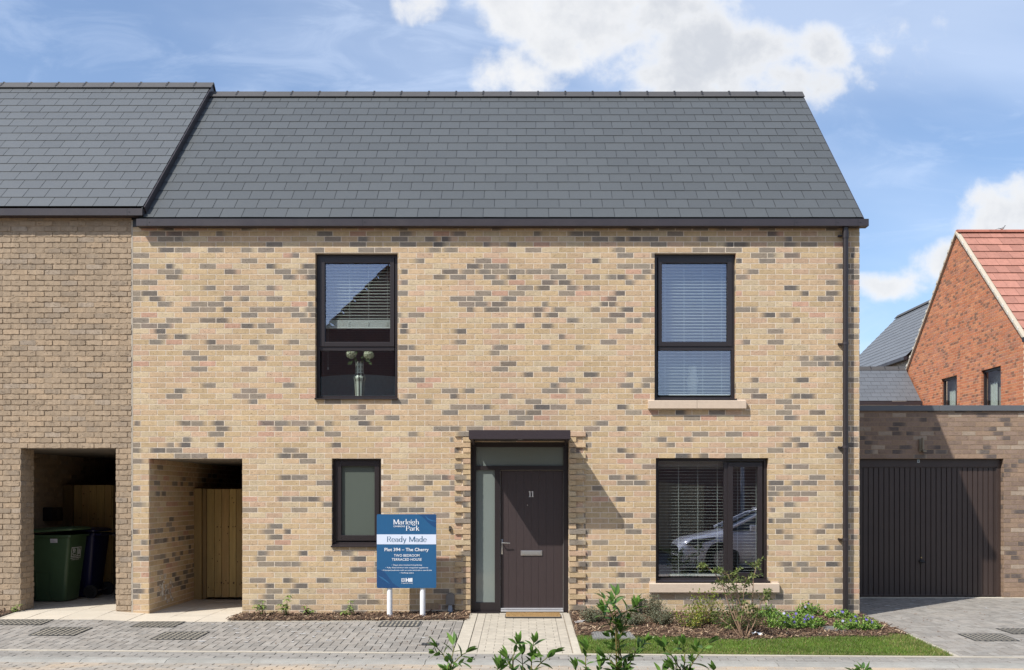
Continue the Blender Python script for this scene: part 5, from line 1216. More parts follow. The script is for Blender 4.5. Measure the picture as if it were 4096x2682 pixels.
# ------------------------------------------------------------------ wheelie bins
def wheelie(label, colr, lidr, loc, rot, logo=False, rubbish=False, open_=0.0):
    t = thing('wheelie_bin', label, 'bin', loc, rot)
    mcol = mat('bin plastic', colr, .42, spec=.45, var=.06, vscale=5, bump=.0004, bscale=300)
    mb = MB(); secs = [(.0, .20, .24, .05), (.03, .215, .255, .05), (.35, .235, .285, .05), (.90, .27, .345, .045), (.955, .27, .345, .045), (.957, .30, .375, .04), (.99, .30, .375, .04)]
    vs = []; fs = []
    for z, hx_, hy_, r_ in secs:
        yo = -.0; vs += [(a, b + yo, z + .02) for a, b in rrect(-hx_, hx_, -hy_, hy_, r_, 5)]
    n = 24
    for i in range(len(secs) - 1):
        for k in range(n): fs.append((i * n + k, i * n + (k + 1) % n, (i + 1) * n + (k + 1) % n, (i + 1) * n + k))
    fs.append(tuple(range(n))); mb.add(vs, fs)
    bo = mb.build('body', mcol, t, smooth=True, local=True, solid=True)
    mb = MB()                                                        # moulded panel ribs
    for s in (-1, 1):
        for (y_, z0_, z1_) in ((.17, .05, .46), (-.05, .05, .46)):
            for q0, q1 in (((z0_), (z1_)),): mb.obox((s * .218 if s > 0 else -.218 - .0, y_, q0), (s * .012, 0, 0), (0, .012, 0), (s * .022, 0, q1 - q0))
        mb.obox((s * .240, -.05, .455), (s * .012, 0, 0), (0, .23, 0), (0, 0, .012))
    mb.build('panel_rib', mcol, bo, local=True)
    mb = MB(); ld = [(1.005, .305, .385, .04), (1.03, .31, .39, .05), (1.055, .27, .35, .08), (1.068, .15, .2, .08)]
    vs = []; fs = []
    for z, hx_, hy_, r_ in ld: vs += [(a, b - .01, z + .03 + open_ * (.385 - b) * .12) for a, b in rrect(-hx_, hx_, -hy_, hy_, r_, 5)]
    for i in range(len(ld) - 1):
        for k in range(n): fs.append((i * n + k, i * n + (k + 1) % n, (i + 1) * n + (k + 1) % n, (i + 1) * n + k))
    fs += [tuple(range(n)), tuple((len(ld) - 1) * n + k for k in range(n))]; mb.add(vs, fs)
    lid = mb.build('lid', mat('bin lid plastic', lidr, .38, spec=.45), t, smooth=True, local=True, solid=True)
    mb = MB(); mb.tube([(-.24, .43, .99), (.24, .43, .99)], .018, 10); 
    for s in (-.24, 0, .24): mb.tube([(s, .36, .99), (s, .43, .99)], .014, 8)
    mb.build('handle', mcol, t, smooth=True, local=True)
    mb = MB(); mb.tube([(-.30, .30, .105), (.30, .30, .105)], .012, 8); mb.build('axle', M_STEEL, t, local=True)
    for s in (-1, 1):
        mb = MB(); mb.cyl((s * .275, .30, .105), (1, 0, 0), .105, .05, 26); w_ = mb.build('wheel', wt, t, smooth=True, local=True)
        mb = MB(); mb.cyl((s * .285, .30, .105), (1, 0, 0), .06, .045, 18)
        for k in range(6): an = k * math.pi / 3; mb.obox((s * .275 + s * .024, .30 + .02 * math.cos(an), .105 + .02 * math.sin(an)), (s * .008, 0, 0), (0, .06 * math.cos(an), .06 * math.sin(an)), (0, -.014 * math.sin(an), .014 * math.cos(an)))
        mb.build('hub', M_BLACK, w_, smooth=True, local=True)
    if logo:
        mb = MB()                                                    # council crest panel on the front-side corner
        def pl(a, b, l=0):                                           # a: 0..1 across the long side near the front, b height
            z = b; hx_ = .235 + (z - .37) / .55 * .035; return (hx_ + .0025 + l * .0002, -.30 + a, z + .02)
        x0, x1, z0, z1 = .12 - .11, .12 + .02, .66, .80
        def bar(a0, a1, b0, b1): mb.add([pl(a0, b0), pl(a1, b0), pl(a1, b1), pl(a0, b1)], [(0, 1, 2, 3)])
        t_ = .006; bar(x0, x1, z0, z0 + t_); bar(x0, x1, z1 - t_, z1); bar(x0, x0 + t_, z0, z1); bar(x1 - t_, x1, z0, z1); bar(x0 + .085, x0 + .09, z0, z1)
        for k in range(14): a0 = R(50 + k * 20); a1 = R(50 + (k + 1) * 20); c0 = (x0 + .045, z0 + .045); mb.add([pl(c0[0] + .028 * math.cos(a0), c0[1] + .028 * math.sin(a0), 1), pl(c0[0] + .028 * math.cos(a1), c0[1] + .028 * math.sin(a1), 1), pl(c0[0] + .02 * math.cos(a1), c0[1] + .02 * math.sin(a1), 1), pl(c0[0] + .02 * math.cos(a0), c0[1] + .02 * math.sin(a0), 1)], [(0, 1, 2, 3)])
        bar(x0 + .025, x0 + .035, z0 + .075, z0 + .125); bar(x0 + .045, x0 + .055, z0 + .075, z0 + .115); bar(x0 + .102, x0 + .110, z0 + .03, z0 + .12); bar(x0 + .115, x0 + .12, z0 + .03, z0 + .1)
        put_text(mb, 'GREATER CAMBRIDGE', x0 - .005, x1 + .005, z0 - .028, .013, pl, off=.02); put_text(mb, 'SHARED WASTE', x0 + .01, x1 - .01, z0 - .052, .011, pl, off=.01)
        mb.build('logo', M_PRINT, bo, local=True)
        mb = MB(); mb.add([(.2725 + .0005, .02, .885), (.2725, .12, .885), (.2745, .12, .945), (.2745, .02, .945)], [(0, 1, 2, 3)], (.6, .6, .62)); st = mb.build('sticker', M_COL, bo, local=True)
        mb = MB()
        for r_ in range(3): mb.add([(.2765, .03, .90 + r_ * .014), (.2765, .11 - r_ * .02, .90 + r_ * .014), (.2768, .11 - r_ * .02, .904 + r_ * .014), (.2768, .03, .904 + r_ * .014)], [(0, 1, 2, 3)], (.2, .2, .3))
        mb.build('print', M_COL, st, local=True)
    return t
# local front is -y, long side toward the camera is local +x after turning
wheelie('dark green wheelie bin with white crest standing nearest in the left passage', (.050, .095, .048), (.065, .115, .06), (-7.07, 1.33, .045), R(87), logo=False, open_=.5)
wheelie('navy blue wheelie bin behind the green one', (.008, .010, .055), (.008, .012, .06), (-6.99, 1.95, .045), R(-92))
wheelie('black wheelie bin mostly hidden behind the passage pier with one wheel showing', (.015, .015, .016), (.015, .015, .016), (-5.915, 1.9, .045), R(90))
# crest and sticker of the green bin: on its street-facing side
gbin = [o for o in scene.objects if o.name.startswith('wheelie_bin')][0]; gbody = [c for c in gbin.children if c.name.startswith('body')][0]
mb = MB()
def pl(a, b, l=0):
    z = b; hx_ = .20 + .07 * min(1, (z / .9)); hx_ = .235 + (z - .35) / .55 * .035; return (-(hx_ + .003 + l * .0002), .0 - a, z + .02)
# with the bin turned 87 degrees its local -x side faces the street... local +x points away; a grows toward the bin's front (screen right)
x0, x1, z0, z1 = .155, .29, .66, .80
# the crest sits on the bin's front face near the street corner
def plf(a, b, l=0):
    z = b; hy_ = .285 + (z - .35) / .55 * .06; return (-.20 + a, -(hy_ + .003 + l * .0002), z + .02)
def bar(a0, a1, b0, b1, l=0): mb.add([plf(a0, b0, l), plf(a1, b0, l), plf(a1, b1, l), plf(a0, b1, l)], [(0, 1, 2, 3)])
x0, x1 = .02, .30; t_ = .008
bar(x0, x1, z0, z0 + t_); bar(x0, x1, z1 - t_, z1); bar(x0, x0 + .014, z0, z1, 1); bar(x1 - .014, x1, z0, z1, 1); bar(x0 + .17, x0 + .184, z0, z1, 1)
for k in range(14):
    a0 = R(50 + k * 20); a1 = R(50 + (k + 1) * 20); c0 = (x0 + .09, z0 + .045)
    mb.add([plf(c0[0] + .052 * math.cos(a0), c0[1] + .026 * math.sin(a0), 2), plf(c0[0] + .052 * math.cos(a1), c0[1] + .026 * math.sin(a1), 2), plf(c0[0] + .036 * math.cos(a1), c0[1] + .018 * math.sin(a1), 2), plf(c0[0] + .036 * math.cos(a0), c0[1] + .018 * math.sin(a0), 2)], [(0, 1, 2, 3)])
bar(x0 + .05, x0 + .075, z0 + .075, z0 + .125, 2); bar(x0 + .09, x0 + .11, z0 + .075, z0 + .115, 2); bar(x0 + .205, x0 + .225, z0 + .03, z0 + .12, 2); bar(x0 + .235, x0 + .25, z0 + .03, z0 + .1, 2)
put_text(mb, 'GREATER CAMBRIDGE', x0 - .01, x1 + .01, z0 - .028, .014, plf, off=.03); put_text(mb, 'SHARED WASTE', x0 + .03, x1 - .03, z0 - .052, .012, plf, off=.02)
mb.build('logo', M_PRINT, gbody, local=True)
mb = MB(); mb.add([(-.278, -.06, .895), (-.278, -.17, .895), (-.2825, -.17, .955), (-.2825, -.06, .955)], [(0, 1, 2, 3)], (.55, .55, .58)); st = mb.build('sticker', M_COL, gbody, local=True)
mb = MB()
for r_ in range(3): mb.add([(-.2815, -.07, .905 + r_ * .014), (-.2815, -.15 + r_ * .02, .905 + r_ * .014), (-.2822, -.15 + r_ * .02, .909 + r_ * .014), (-.2822, -.07, .909 + r_ * .014)], [(0, 1, 2, 3)], (.2, .2, .3))
mb.build('print', M_COL, st, local=True)

# ------------------------------------------------------------------ doormat
mt = thing('doormat', 'brown coir doormat with dark rubber edge on the path below the front door', 'doormat', (.1, -.28, .02))
x0, x1 = X(2025, -.2), X(2240, -.3); yb_, ya_ = -.10, -.43; mb = MB(); mb.prism(rrect(x0, x1, 0, 1, .01), 0, 1); mb = MB()
zt_ = gz(0, -.2) + .016; mb.box(x0 - .015, x1 + .015, ya_ - .02, yb_, zt_, zt_ + .008, bev=.003); mb.build('rubber_base', mat('dark rubber', (.09, .085, .08), .7), mt)
mb = MB(); mb.box(x0, x1, ya_, yb_, zt_ + .008, zt_ + .018, (.40, .26, .12))
for i in range(9000):
    x = rnd.uniform(x0, x1); y = rnd.uniform(ya_, yb_); h = rnd.uniform(.010, .022); k = rnd.uniform(.6, 1.25); dx_, dy_ = rnd.uniform(-.008, .008), rnd.uniform(-.008, .008); w = .002
    mb.add([(x - w, y, zt_ + .016), (x + w, y, zt_ + .016), (x + dx_, y + dy_, zt_ + .016 + h)], [(0, 1, 2)], (.44 * k, .285 * k, .125 * k))
mb.build('coir_pile', mat('coir', (1, 1, 1), .95, attr=True), mt)

# ------------------------------------------------------------------ access covers and gravel trays
M_GRIT = mat('gravel fill', (.25, .225, .18), .95, var=.75, vscale=60, bump=.004, bscale=120)
M_TRAY = mat('dark plastic tray', (.05, .052, .054), .6)
def tray(cx, cy, w, d, nx, ny, label, slots=False):
    t = thing('drain_cover', label, 'cover', (cx, cy, gz(cx, cy)), group='covers set in the block paving'); zz = gz(cx, cy) + .016
    def zat(x, y): return gz(x, y) + .018
    mb = MB(); pts = [(cx - w / 2, cy - d / 2), (cx + w / 2, cy - d / 2), (cx + w / 2, cy + d / 2), (cx - w / 2, cy + d / 2)]; mb.add([(a, b, zat(a, b)) for a, b in pts], [(0, 1, 2, 3)]); mb.build('gravel_fill', M_GRIT, t)
    mb = MB(); nx = max(2, int(nx * .62)) if not slots else nx; ny = max(2, int(ny * .55)) if not slots else ny; bw = .017 if not slots else .026
    def bar(x0, x1, y0, y1, h=.0028):
        q = [(x0, y0), (x1, y0), (x1, y1), (x0, y1)]; mb.add([(a, b, zat(a, b) + h) for a, b in q] + [(a, b, zat(a, b) - .001) for a, b in q], [(0, 1, 2, 3), (0, 4, 5, 1), (1, 5, 6, 2), (2, 6, 7, 3), (3, 7, 4, 0)])
    for i in range(nx + 1): x = cx - w / 2 + (w - bw) * i / nx; bar(x, x + bw, cy - d / 2, cy + d / 2)
    for j in range(ny + 1): y = cy - d / 2 + (d - .009) * j / ny; bar(cx - w / 2, cx + w / 2, y, y + .016, .0022)
    mb.build('grid', M_TRAY, t); return t
tray(-6.5, -.83, .72, .34, 18, 8, 'gridded gravel tray at the far left edge of the drive by the pale slabs')
tray(-5.68, -1.42, .56, .50, 14, 12, 'gridded gravel tray nearer the street left of the middle pier')
tray(-4.70, -.86, .56, .42, 14, 10, 'gridded gravel tray touching the slabs in front of the right passage')
tray(-4.12, -1.68, .55, .50, 14, 12, 'gridded gravel tray lowest in front of the right passage')
tray(-1.58, -.86, .52, .38, 9, 2, 'slotted black drain grate below the blue plot board', True)
tray(5.55, -1.80, .52, .46, 13, 11, 'gridded gravel tray in the garage drive nearest the grass')
tray(6.22, -1.36, .52, .42, 13, 10, 'gridded gravel tray at the right edge of the garage drive')
t = thing('stopcock_cover', 'small dark iron lid in the drive left of the front path', 'cover', (-1.06, -2.22, gz(-1, -2.2))); mb = MB(); mb.add([(a, b, gz(a, b) + .019) for a, b in ((-1.16, -2.28), (-.96, -2.28), (-.96, -2.15), (-1.16, -2.15))], [(0, 1, 2, 3)]); mb.build('lid', M_TRAY, t); mb = MB()
for i in range(5): x = -1.15 + i * .038; mb.box(x, x + .012, -2.27, -2.16, gz(-1, -2.2) + .018, gz(-1, -2.2) + .023)
mb.build('tread', M_TRAY, t)
M_COVER = mat('grey wavy cover', (.16, .16, .155), .8, var=.3, vscale=30, bump=.006, bscale=45, stretch=(1, 4, 1))
def icover(cx, cy, w, d, lab):
    t = thing('inspection_cover', lab, 'cover', (cx, cy, gz(cx, cy))); mb = MB(); z = gz(cx, cy) + .03
    mb.prism(rrect(cx - w / 2, cx + w / 2, 0, 1, .01), 0, 1); mb = MB()
    mb.add([(a, b, gz(a, b) + .035) for a, b in rrect(cx - w / 2, cx + w / 2, cy - d / 2, cy + d / 2, .02)] + [(a, b, gz(a, b) - .03) for a, b in rrect(cx - w / 2 - .01, cx + w / 2 + .01, cy - d / 2 - .01, cy + d / 2 + .01, .02)], [tuple(range(24))] + [(k, (k + 1) % 24, 24 + (k + 1) % 24, 24 + k) for k in range(24)]); mb.build('lid', M_COVER, t)
    mb = MB()
    for i in range(7):
        s = (i + 1) / 8; ring = rrect(cx - w / 2 * s, cx + w / 2 * s, cy - d / 2 * s, cy + d / 2 * s, .05 * s); ring2 = rrect(cx - w / 2 * s + .006, cx + w / 2 * s - .006, cy - d / 2 * s + .006, cy + d / 2 * s - .006, .05 * s)
        mb.add([(a, b + .004 * math.sin(a * 60), gz(a, b) + .041) for a, b in ring] + [(a, b + .004 * math.sin(a * 60), gz(a, b) + .041) for a, b in ring2], [(k, (k + 1) % 24, 24 + (k + 1) % 24, 24 + k) for k in range(24)], (1.3, 1.3, 1.3))
    mb.build('ribs', mat('cover ribs', (.27, .27, .26), .8), t)
icover(1.08, -1.74, .50, .46, 'grey ribbed square cover in the lawn just right of the path'); icover(3.95, -1.27, .44, .38, 'grey ribbed square cover between the two flowering periwinkle clumps')

# ------------------------------------------------------------------ beds, bark mulch, grass
def bededge(x): return -1.62 - .30 * math.sin(max(0, min(1, (x - .6) / 4.0)) * math.pi) ** .7 - .05 * math.sin(x * 3.1) if x < 4.4 else -1.62 - (x - 4.4) * .2
gsheet('bed_soil', M_SOIL, .64, 4.66, -1.9, 0, .022, .2, kind='structure', fy0=lambda x: bededge(x) - .08)
gsheet('bed_soil', M_SOIL, -3.84, -.74, -.58, 0, .018, .2, kind='structure'); gsheet('bed_soil', M_SOIL, -11, -6.98, -.58, 0, .012, .2, kind='structure')
gsheet('lawn_soil', mat('turf thatch', (.10, .12, .035), .95, var=.3, vscale=30), .645, 4.66, -3, -1.5, .012, .2, kind='structure', fy0=lambda x: ye(x) + .002, fy1=lambda x: bededge(x) + .02)
M_BARK = mat('bark chip', (1, 1, 1), .85, attr=True)
def mulch(name, n, fx, seed, dz=.025):
    r = random.Random(seed); mb = MB()
    for i in range(n):
        x, y = fx(r); L = r.uniform(.012, .062) * (1 if r.random() < .85 else 1.5); w = r.uniform(.005, .015); h = r.uniform(.002, .006); an = r.gauss(0, .9) if r.random() < .6 else r.uniform(0, math.pi)
        tilt = r.gauss(0, .28); roll = r.gauss(0, .5); c, s = math.cos(an), math.sin(an)
        ax = Vector((c * math.cos(tilt), s * math.cos(tilt), math.sin(tilt))) * L; ay = Vector((-s, c, math.sin(roll) * .7)).normalized() * w; az = ax.cross(ay).normalized() * h
        t = r.random(); k = r.uniform(.7, 1.25); col = (.075, .042, .026) if t < .45 else ((.145, .085, .052) if t < .75 else ((.27, .18, .11) if t < .93 else (.44, .33, .22)))
        mb.obox((x - ax.x / 2, y - ax.y / 2, gz(x, y) + dz + r.uniform(0, .024)), ax, ay, az, tuple(q * k for q in col))
    return tag(mb.build(name, M_BARK), 'brown shredded bark chips covering the planting bed', None, None, 'stuff')
def bedpt(r):
    while True:
        x = r.uniform(.66, 4.66); y = r.uniform(-2.0, 0)
        if y > bededge(x) - abs(r.gauss(0, .035)) and not (.84 < x < 1.32 and -1.95 < y < -1.55) and not (3.74 < x < 4.16 and -1.45 < y < -1.1): return x, y
mulch('bark_mulch', 15000, bedpt, 4); mulch('bark_mulch', 4200, lambda r: (r.uniform(-3.9, -.72), r.uniform(-.60, -.01)), 5, .02); mulch('bark_mulch', 700, lambda r: (r.uniform(-8.2, -6.97), r.uniform(-.60, -.01)), 6, .015)
M_GRASS = mat('lawn grass', (1, 1, 1), .55, attr=True, trans=.35)
r = random.Random(8); mb = MB(); i = 0
while i < 42000:
    x = r.uniform(.655, 4.655); y = r.uniform(-3.0, -1.5)
    if not (ye(x) + .008 < y < bededge(x) + .0 + r.gauss(0, .015)): continue
    if .825 < x < 1.335 and -1.975 < y < -1.50: continue
    i += 1; h = r.uniform(.018, .042) * (1.0 if y > ye(x) + .1 else .7); an = r.uniform(0, 6.28); w = r.uniform(.0012, .0026); dx_, dy_ = r.gauss(0, .014), r.gauss(0, .014); z = gz(x, y) + .012
    patch = .5 + .5 * math.sin(x * 2.3 + 1.2 * math.sin(y * 5)) * math.sin(y * 4.1 + x); dry = r.random() < .10 + .10 * patch + (.25 if x > 4.2 or y < ye(x) + .12 else 0)
    k = r.uniform(.7, 1.3) * (.82 + .36 * (.5 + .5 * math.sin(x * 5.1 + 2 * math.sin(y * 7)) * math.sin(y * 9 + x * 2))); c = (.30 * k, .27 * k, .10 * k) if dry else (.14 * k, .235 * k, .03 * k)
    cx_, cy_ = math.cos(an) * w, math.sin(an) * w
    mb.add([(x - cx_, y - cy_, z), (x + cx_, y + cy_, z), (x + dx_ * .4 + cx_ * .8, y + dy_ * .4 + cy_ * .8, z + h * .6), (x + dx_ * .4 - cx_ * .8, y + dy_ * .4 - cy_ * .8, z + h * .6), (x + dx_, y + dy_, z + h)], [(0, 1, 2, 3), (3, 2, 4)], [tuple(q * .75 for q in c)] * 2 + [c] * 3)
tag(mb.build('lawn_grass', M_GRASS), 'short green grass strip between the bark bed and the street', None, None, 'stuff')

# ------------------------------------------------------------------ plants
M_LEAF = mat('glossy leaf', (1, 1, 1), .38, attr=True, trans=.28, spec=.5)
M_LEAFD = mat('matt leaf', (1, 1, 1), .6, attr=True, trans=.2)
M_STEM = mat('woody stem', (1, 1, 1), .8, attr=True)
def leaf(mb, p, d, up, L, W, col, fold=.25, curl=.15, seg=4):
    d = Vector(d).normalized(); side = d.cross(Vector(up)); side = side.normalized() if side.length > 1e-4 else d.cross(Vector((1, 0, 0))).normalized(); nrm = side.cross(d).normalized()
    vs = []; n = seg
    for i in range(n + 1):
        t = i / n; w = W * (math.sin(math.pi * min(1, t * .94 + .03) ** .85)) / 2; c = Vector(p) + d * L * t - nrm * curl * L * t * t
        vs += [c - side * w + nrm * w * fold, c, c + side * w + nrm * w * fold]
    fs = []
    for i in range(n): a = i * 3; fs += [(a, a + 1, a + 4, a + 3), (a + 1, a + 2, a + 5, a + 4)]
    mb.add(vs, fs, col)
def shootlet(lf, st, base, d, L, leaves, LL, rr_, cols, stemcol, opp=True, r0=.004, droop=.0, wr=.42, bend=.1):
    """one shoot with paired leaves; returns the tip"""
    d = Vector(d).normalized(); p = Vector(base); pts = [p.copy()]; n = max(3, leaves); dd = d.copy()
    for i in range(n):
        dd = (dd + Vector((rr_.gauss(0, bend * .3), rr_.gauss(0, bend * .3), rr_.gauss(0, bend * .1) - droop / n))).normalized(); p = p + dd * L / n; pts.append(p.copy())
    st.tube(pts, [r0 * (1 - .7 * i / n) for i in range(n + 1)], 5, stemcol)
    ang = rr_.uniform(0, 6.28)
    for i in range(1, n + 1):
        t = i / n; ax = (pts[i] - pts[i - 1]).normalized(); a = ax.orthogonal().normalized(); b = ax.cross(a); ang += 1.57 + rr_.uniform(-.25, .25)
        for s in ((0, math.pi) if opp else (0,)):
            o = a * math.cos(ang + s) + b * math.sin(ang + s); elev = .55 + .75 * t * rr_.uniform(.7, 1.2); ld = (o + ax * elev - Vector((0, 0, droop * .5))).normalized()
            sz_ = LL * rr_.uniform(.75, 1.15) * (1.0 - .25 * max(0, t - .75) * 4 * .5); c = rr_.choice(cols); k = rr_.uniform(.75, 1.25); leaf(lf, pts[i], ld, ax, sz_, sz_ * wr, tuple(q * k for q in c), curl=rr_.uniform(.05, .3))
    for q in range(3):
        o = (dd + Vector((rr_.gauss(0, .3), rr_.gauss(0, .3), 0))).normalized(); c = cols[-1]; leaf(lf, pts[-1], o, Vector((rr_.gauss(0, 1), rr_.gauss(0, 1), .2)), LL * rr_.uniform(.6, .9), LL * wr * .7, c, curl=.05)
    return pts
def gxy(px, py, zoff=0.0):
    d = F * (CH + .05) / (py - HY)
    for _ in range(6):
        x = (px - VX) * d / F; y = d - CD; d = F * (CH - gz(x, y) - zoff) / (py - HY)
    return (px - VX) * d / F, d - CD
# low mounds: many fine shoots
def mound(name, label, cat, px, py, rx, rz, n, LL, cols, seed, group=None, wr=.45, opp=True, ry=None, leaves=5, mat_=None):
    x, y = gxy(px, py); y0 = y; rr_ = random.Random(seed); z = gz(x, y) + .02; t = thing(name, label, cat, (x, y, z), group=group); lf = MB(); st = MB(); ry = ry or rx * .8
    for i in range(n):
        an = rr_.uniform(0, 6.28); q = math.sqrt(rr_.random()); el = 1 - .75 * q; bx_, by_ = x + rx * .45 * q * math.cos(an), y + ry * .45 * q * math.sin(an)
        d = Vector((math.cos(an) * q * rx * 1.0, math.sin(an) * q * ry * 1.0, rz * (.45 + .65 * (1 - q * q) ** .5))); L = d.length * rr_.uniform(.7, 1.05)
        shootlet(lf, st, (bx_, by_, z), d, L, leaves, LL, rr_, cols, (.12, .08, .04), opp, r0=.002, wr=wr, bend=.35)
    st.build('stems', M_STEM, t); lf.build('foliage', mat_ or M_LEAFD, t); return t
HEB = [(.13, .15, .085), (.20, .22, .14), (.07, .09, .045), (.27, .28, .19)]
G1 = 'small grey green shrubs in the right bed'
mound('hebe_shrub', 'round grey green dwarf shrub closest to the front path', 'shrub', 2375, 2500, .14, .20, 200, .020, HEB, 31, G1)
mound('hebe_shrub', 'low grey green dwarf shrub in front of the wire cage, behind the tall foreground shoot', 'shrub', 2530, 2512, .15, .16, 200, .020, HEB, 32, G1)
mound('hebe_shrub', 'upright grey green dwarf shrub against the wall right of the wire cage', 'shrub', 2612, 2476, .13, .27, 200, .020, HEB, 33, G1)
mound('hebe_shrub', 'grey green dwarf shrub in front of the upright one, nearer the grass', 'shrub', 2650, 2510, .15, .21, 200, .020, HEB, 34, G1)
EUO = [(.17, .23, .035), (.34, .36, .06), (.11, .17, .03), (.48, .44, .09), (.22, .28, .045)]
mound('euonymus_shrub', 'small yellow green variegated shrub leaning left in the right bed', 'shrub', 2765, 2522, .18, .28, 48, .036, EUO, 35, 'variegated yellow green shrubs', mat_=M_LEAF)
mound('euonymus_shrub', 'taller yellow green variegated shrub left of the big twiggy shrub', 'shrub', 2822, 2512, .17, .46, 60, .036, EUO, 36, 'variegated yellow green shrubs', mat_=M_LEAF)
mound('euonymus_shrub', 'dark green low shrub behind the stems of the big twiggy shrub', 'shrub', 2960, 2528, .30, .28, 120, .032, [(.07, .12, .025), (.11, .16, .03), (.05, .09, .02)], 37, 'variegated yellow green shrubs', mat_=M_LEAF)
PER = [(.12, .23, .04), (.19, .32, .06), (.07, .14, .03), (.28, .42, .09)]
M_PET = mat('violet petals', (1, 1, 1), .6, attr=True, trans=.3)
def periwinkle(label, px, py, rx, ry, rz, n, nf, seed):
    x, y = gxy(px, py); rr_ = random.Random(seed); z = gz(x, y) + .02; t = thing('periwinkle', label, 'flower', (x, y, z), group='violet flowered periwinkle clumps'); lf = MB(); st = MB(); fl = MB()
    for i in range(n):
        an = rr_.uniform(0, 6.28); q = math.sqrt(rr_.random()); bx_, by_ = x + rx * q * math.cos(an), y + ry * q * math.sin(an); d = Vector((math.cos(an) * .5 * q + rr_.gauss(0, .3), math.sin(an) * .5 * q + rr_.gauss(0, .3), .8)); L = rz * (1.15 - .6 * q * q) * rr_.uniform(.6, 1.1)
        shootlet(lf, st, (bx_, by_, z), d, L, 4, .038, rr_, PER, (.08, .12, .03), True, r0=.0018, wr=.5, bend=.5)
    for i in range(nf):
        an = rr_.uniform(0, 6.28); q = math.sqrt(rr_.random()) * .9; c = Vector((x + rx * q * math.cos(an), y + ry * q * math.sin(an) - .02, z + rz * (1.15 - .6 * q * q) * rr_.uniform(.6, 1.05) + .01)); nd = Vector((rr_.gauss(0, .4), -1, rr_.uniform(.2, 1))).normalized(); a = nd.orthogonal().normalized(); b = nd.cross(a); k = rr_.uniform(.8, 1.25); col = (.17 * k, .12 * k, .50 * k) if rr_.random() < .9 else (.5, .5, .75)
        for f in range(5):
            a0 = 6.283 * f / 5; a1 = a0 + .55; a2 = a0 + 1.1; s = .0155; fl.add([c, c + (a * math.cos(a0) + b * math.sin(a0)) * s, c + (a * math.cos(a1) + b * math.sin(a1)) * s * 1.1, c + (a * math.cos(a2) + b * math.sin(a2)) * s], [(0, 1, 2, 3)], col)
    st.build('stems', M_STEM, t); lf.build('foliage', M_LEAF, t); fl.build('flowers', M_PET, t)
periwinkle('largest violet flowered periwinkle clump, in the middle of the right bed', 3175, 2520, .33, .23, .18, 210, 17, 41)
periwinkle('periwinkle clump with few flowers beside the big twiggy shrub against the wall', 3075, 2480, .15, .12, .15, 90, 3, 42)
periwinkle('small periwinkle clump behind the largest one, touching the wall', 3240, 2472, .12, .10, .17, 70, 4, 43)
periwinkle('periwinkle clump at the foot of the downpipe', 3362, 2484, .16, .10, .12, 70, 5, 44)
periwinkle('periwinkle clump at the corner beside the garage drive', 3430, 2528, .25, .16, .15, 140, 12, 45)
# hellebores in the left bed
def hellebore(label, px, py, h, seed, n=6, fl_=True, g='young leafy plants along the foot of the wall'):
    x, y = gxy(px, py); rr_ = random.Random(seed); z = gz(x, y) + .01; t = thing('hellebore', label, 'plant', (x, y, z), group=g); lf = MB(); st = MB(); pt = MB()
    for i in range(n):
        an = rr_.uniform(0, 6.28); lean = rr_.uniform(.15, .8); top = Vector((x + math.cos(an) * h * lean * .6, y + math.sin(an) * h * lean * .35, z + h * (1.0 if i == 0 else rr_.uniform(.35, .85)))); mid = (Vector((x, y, z)) + top) / 2 + Vector((0, 0, .02)); st.tube([(x, y, z), mid, top], [.0035, .003, .002], 5, (.14, .16, .05))
        k = rr_.uniform(.85, 1.2); nl = 6
        for q in range(nl): a = 6.283 * q / nl + rr_.uniform(-.3, .3); leaf(lf, top, (math.cos(a), math.sin(a) * .8, rr_.uniform(-.35, .25)), (0, 0, 1), rr_.uniform(.055, .085) * (h / .22) ** .4, .026, (.17 * k, .24 * k, .05 * k), curl=.25)
        for q in range(3): p_ = Vector((x, y, z)).lerp(top, rr_.uniform(.3, .8)); a = rr_.uniform(0, 6.28); leaf(lf, p_, (math.cos(a), math.sin(a), .2), (0, 0, 1), .06, .024, (.12 * k, .19 * k, .04 * k), curl=.3)
    if fl_:
        for i in range(3):
            c = Vector((x + rr_.uniform(-.05, .05), y - .03, z + h * rr_.uniform(.35, .75)))
            for q in range(5): a = 6.283 * q / 5; leaf(pt, c, (math.cos(a), -.4, math.sin(a)), (0, -1, 0), .022, .02, (.42, .44, .20), curl=-.2)
        pt.build('flowers', M_PET, t)
    st.build('stems', M_STEM, t); lf.build('foliage', M_LEAFD, t)
hellebore('leafy plant with pale flowers nearest the right passage', 1048, 2470, .21, 51); hellebore('tallest leafy plant in the left bed, second from the passage', 1145, 2474, .30, 52, 7)
hellebore('smallest leafy plant in the left bed, third from the passage', 1235, 2472, .15, 53, 5, False); hellebore('leafy plant in the left bed closest to the blue plot board', 1395, 2474, .22, 54, 6, False)
hellebore('small plant at the foot of the grey brown pier at the far left', 62, 2452, .10, 55, 4, False); 

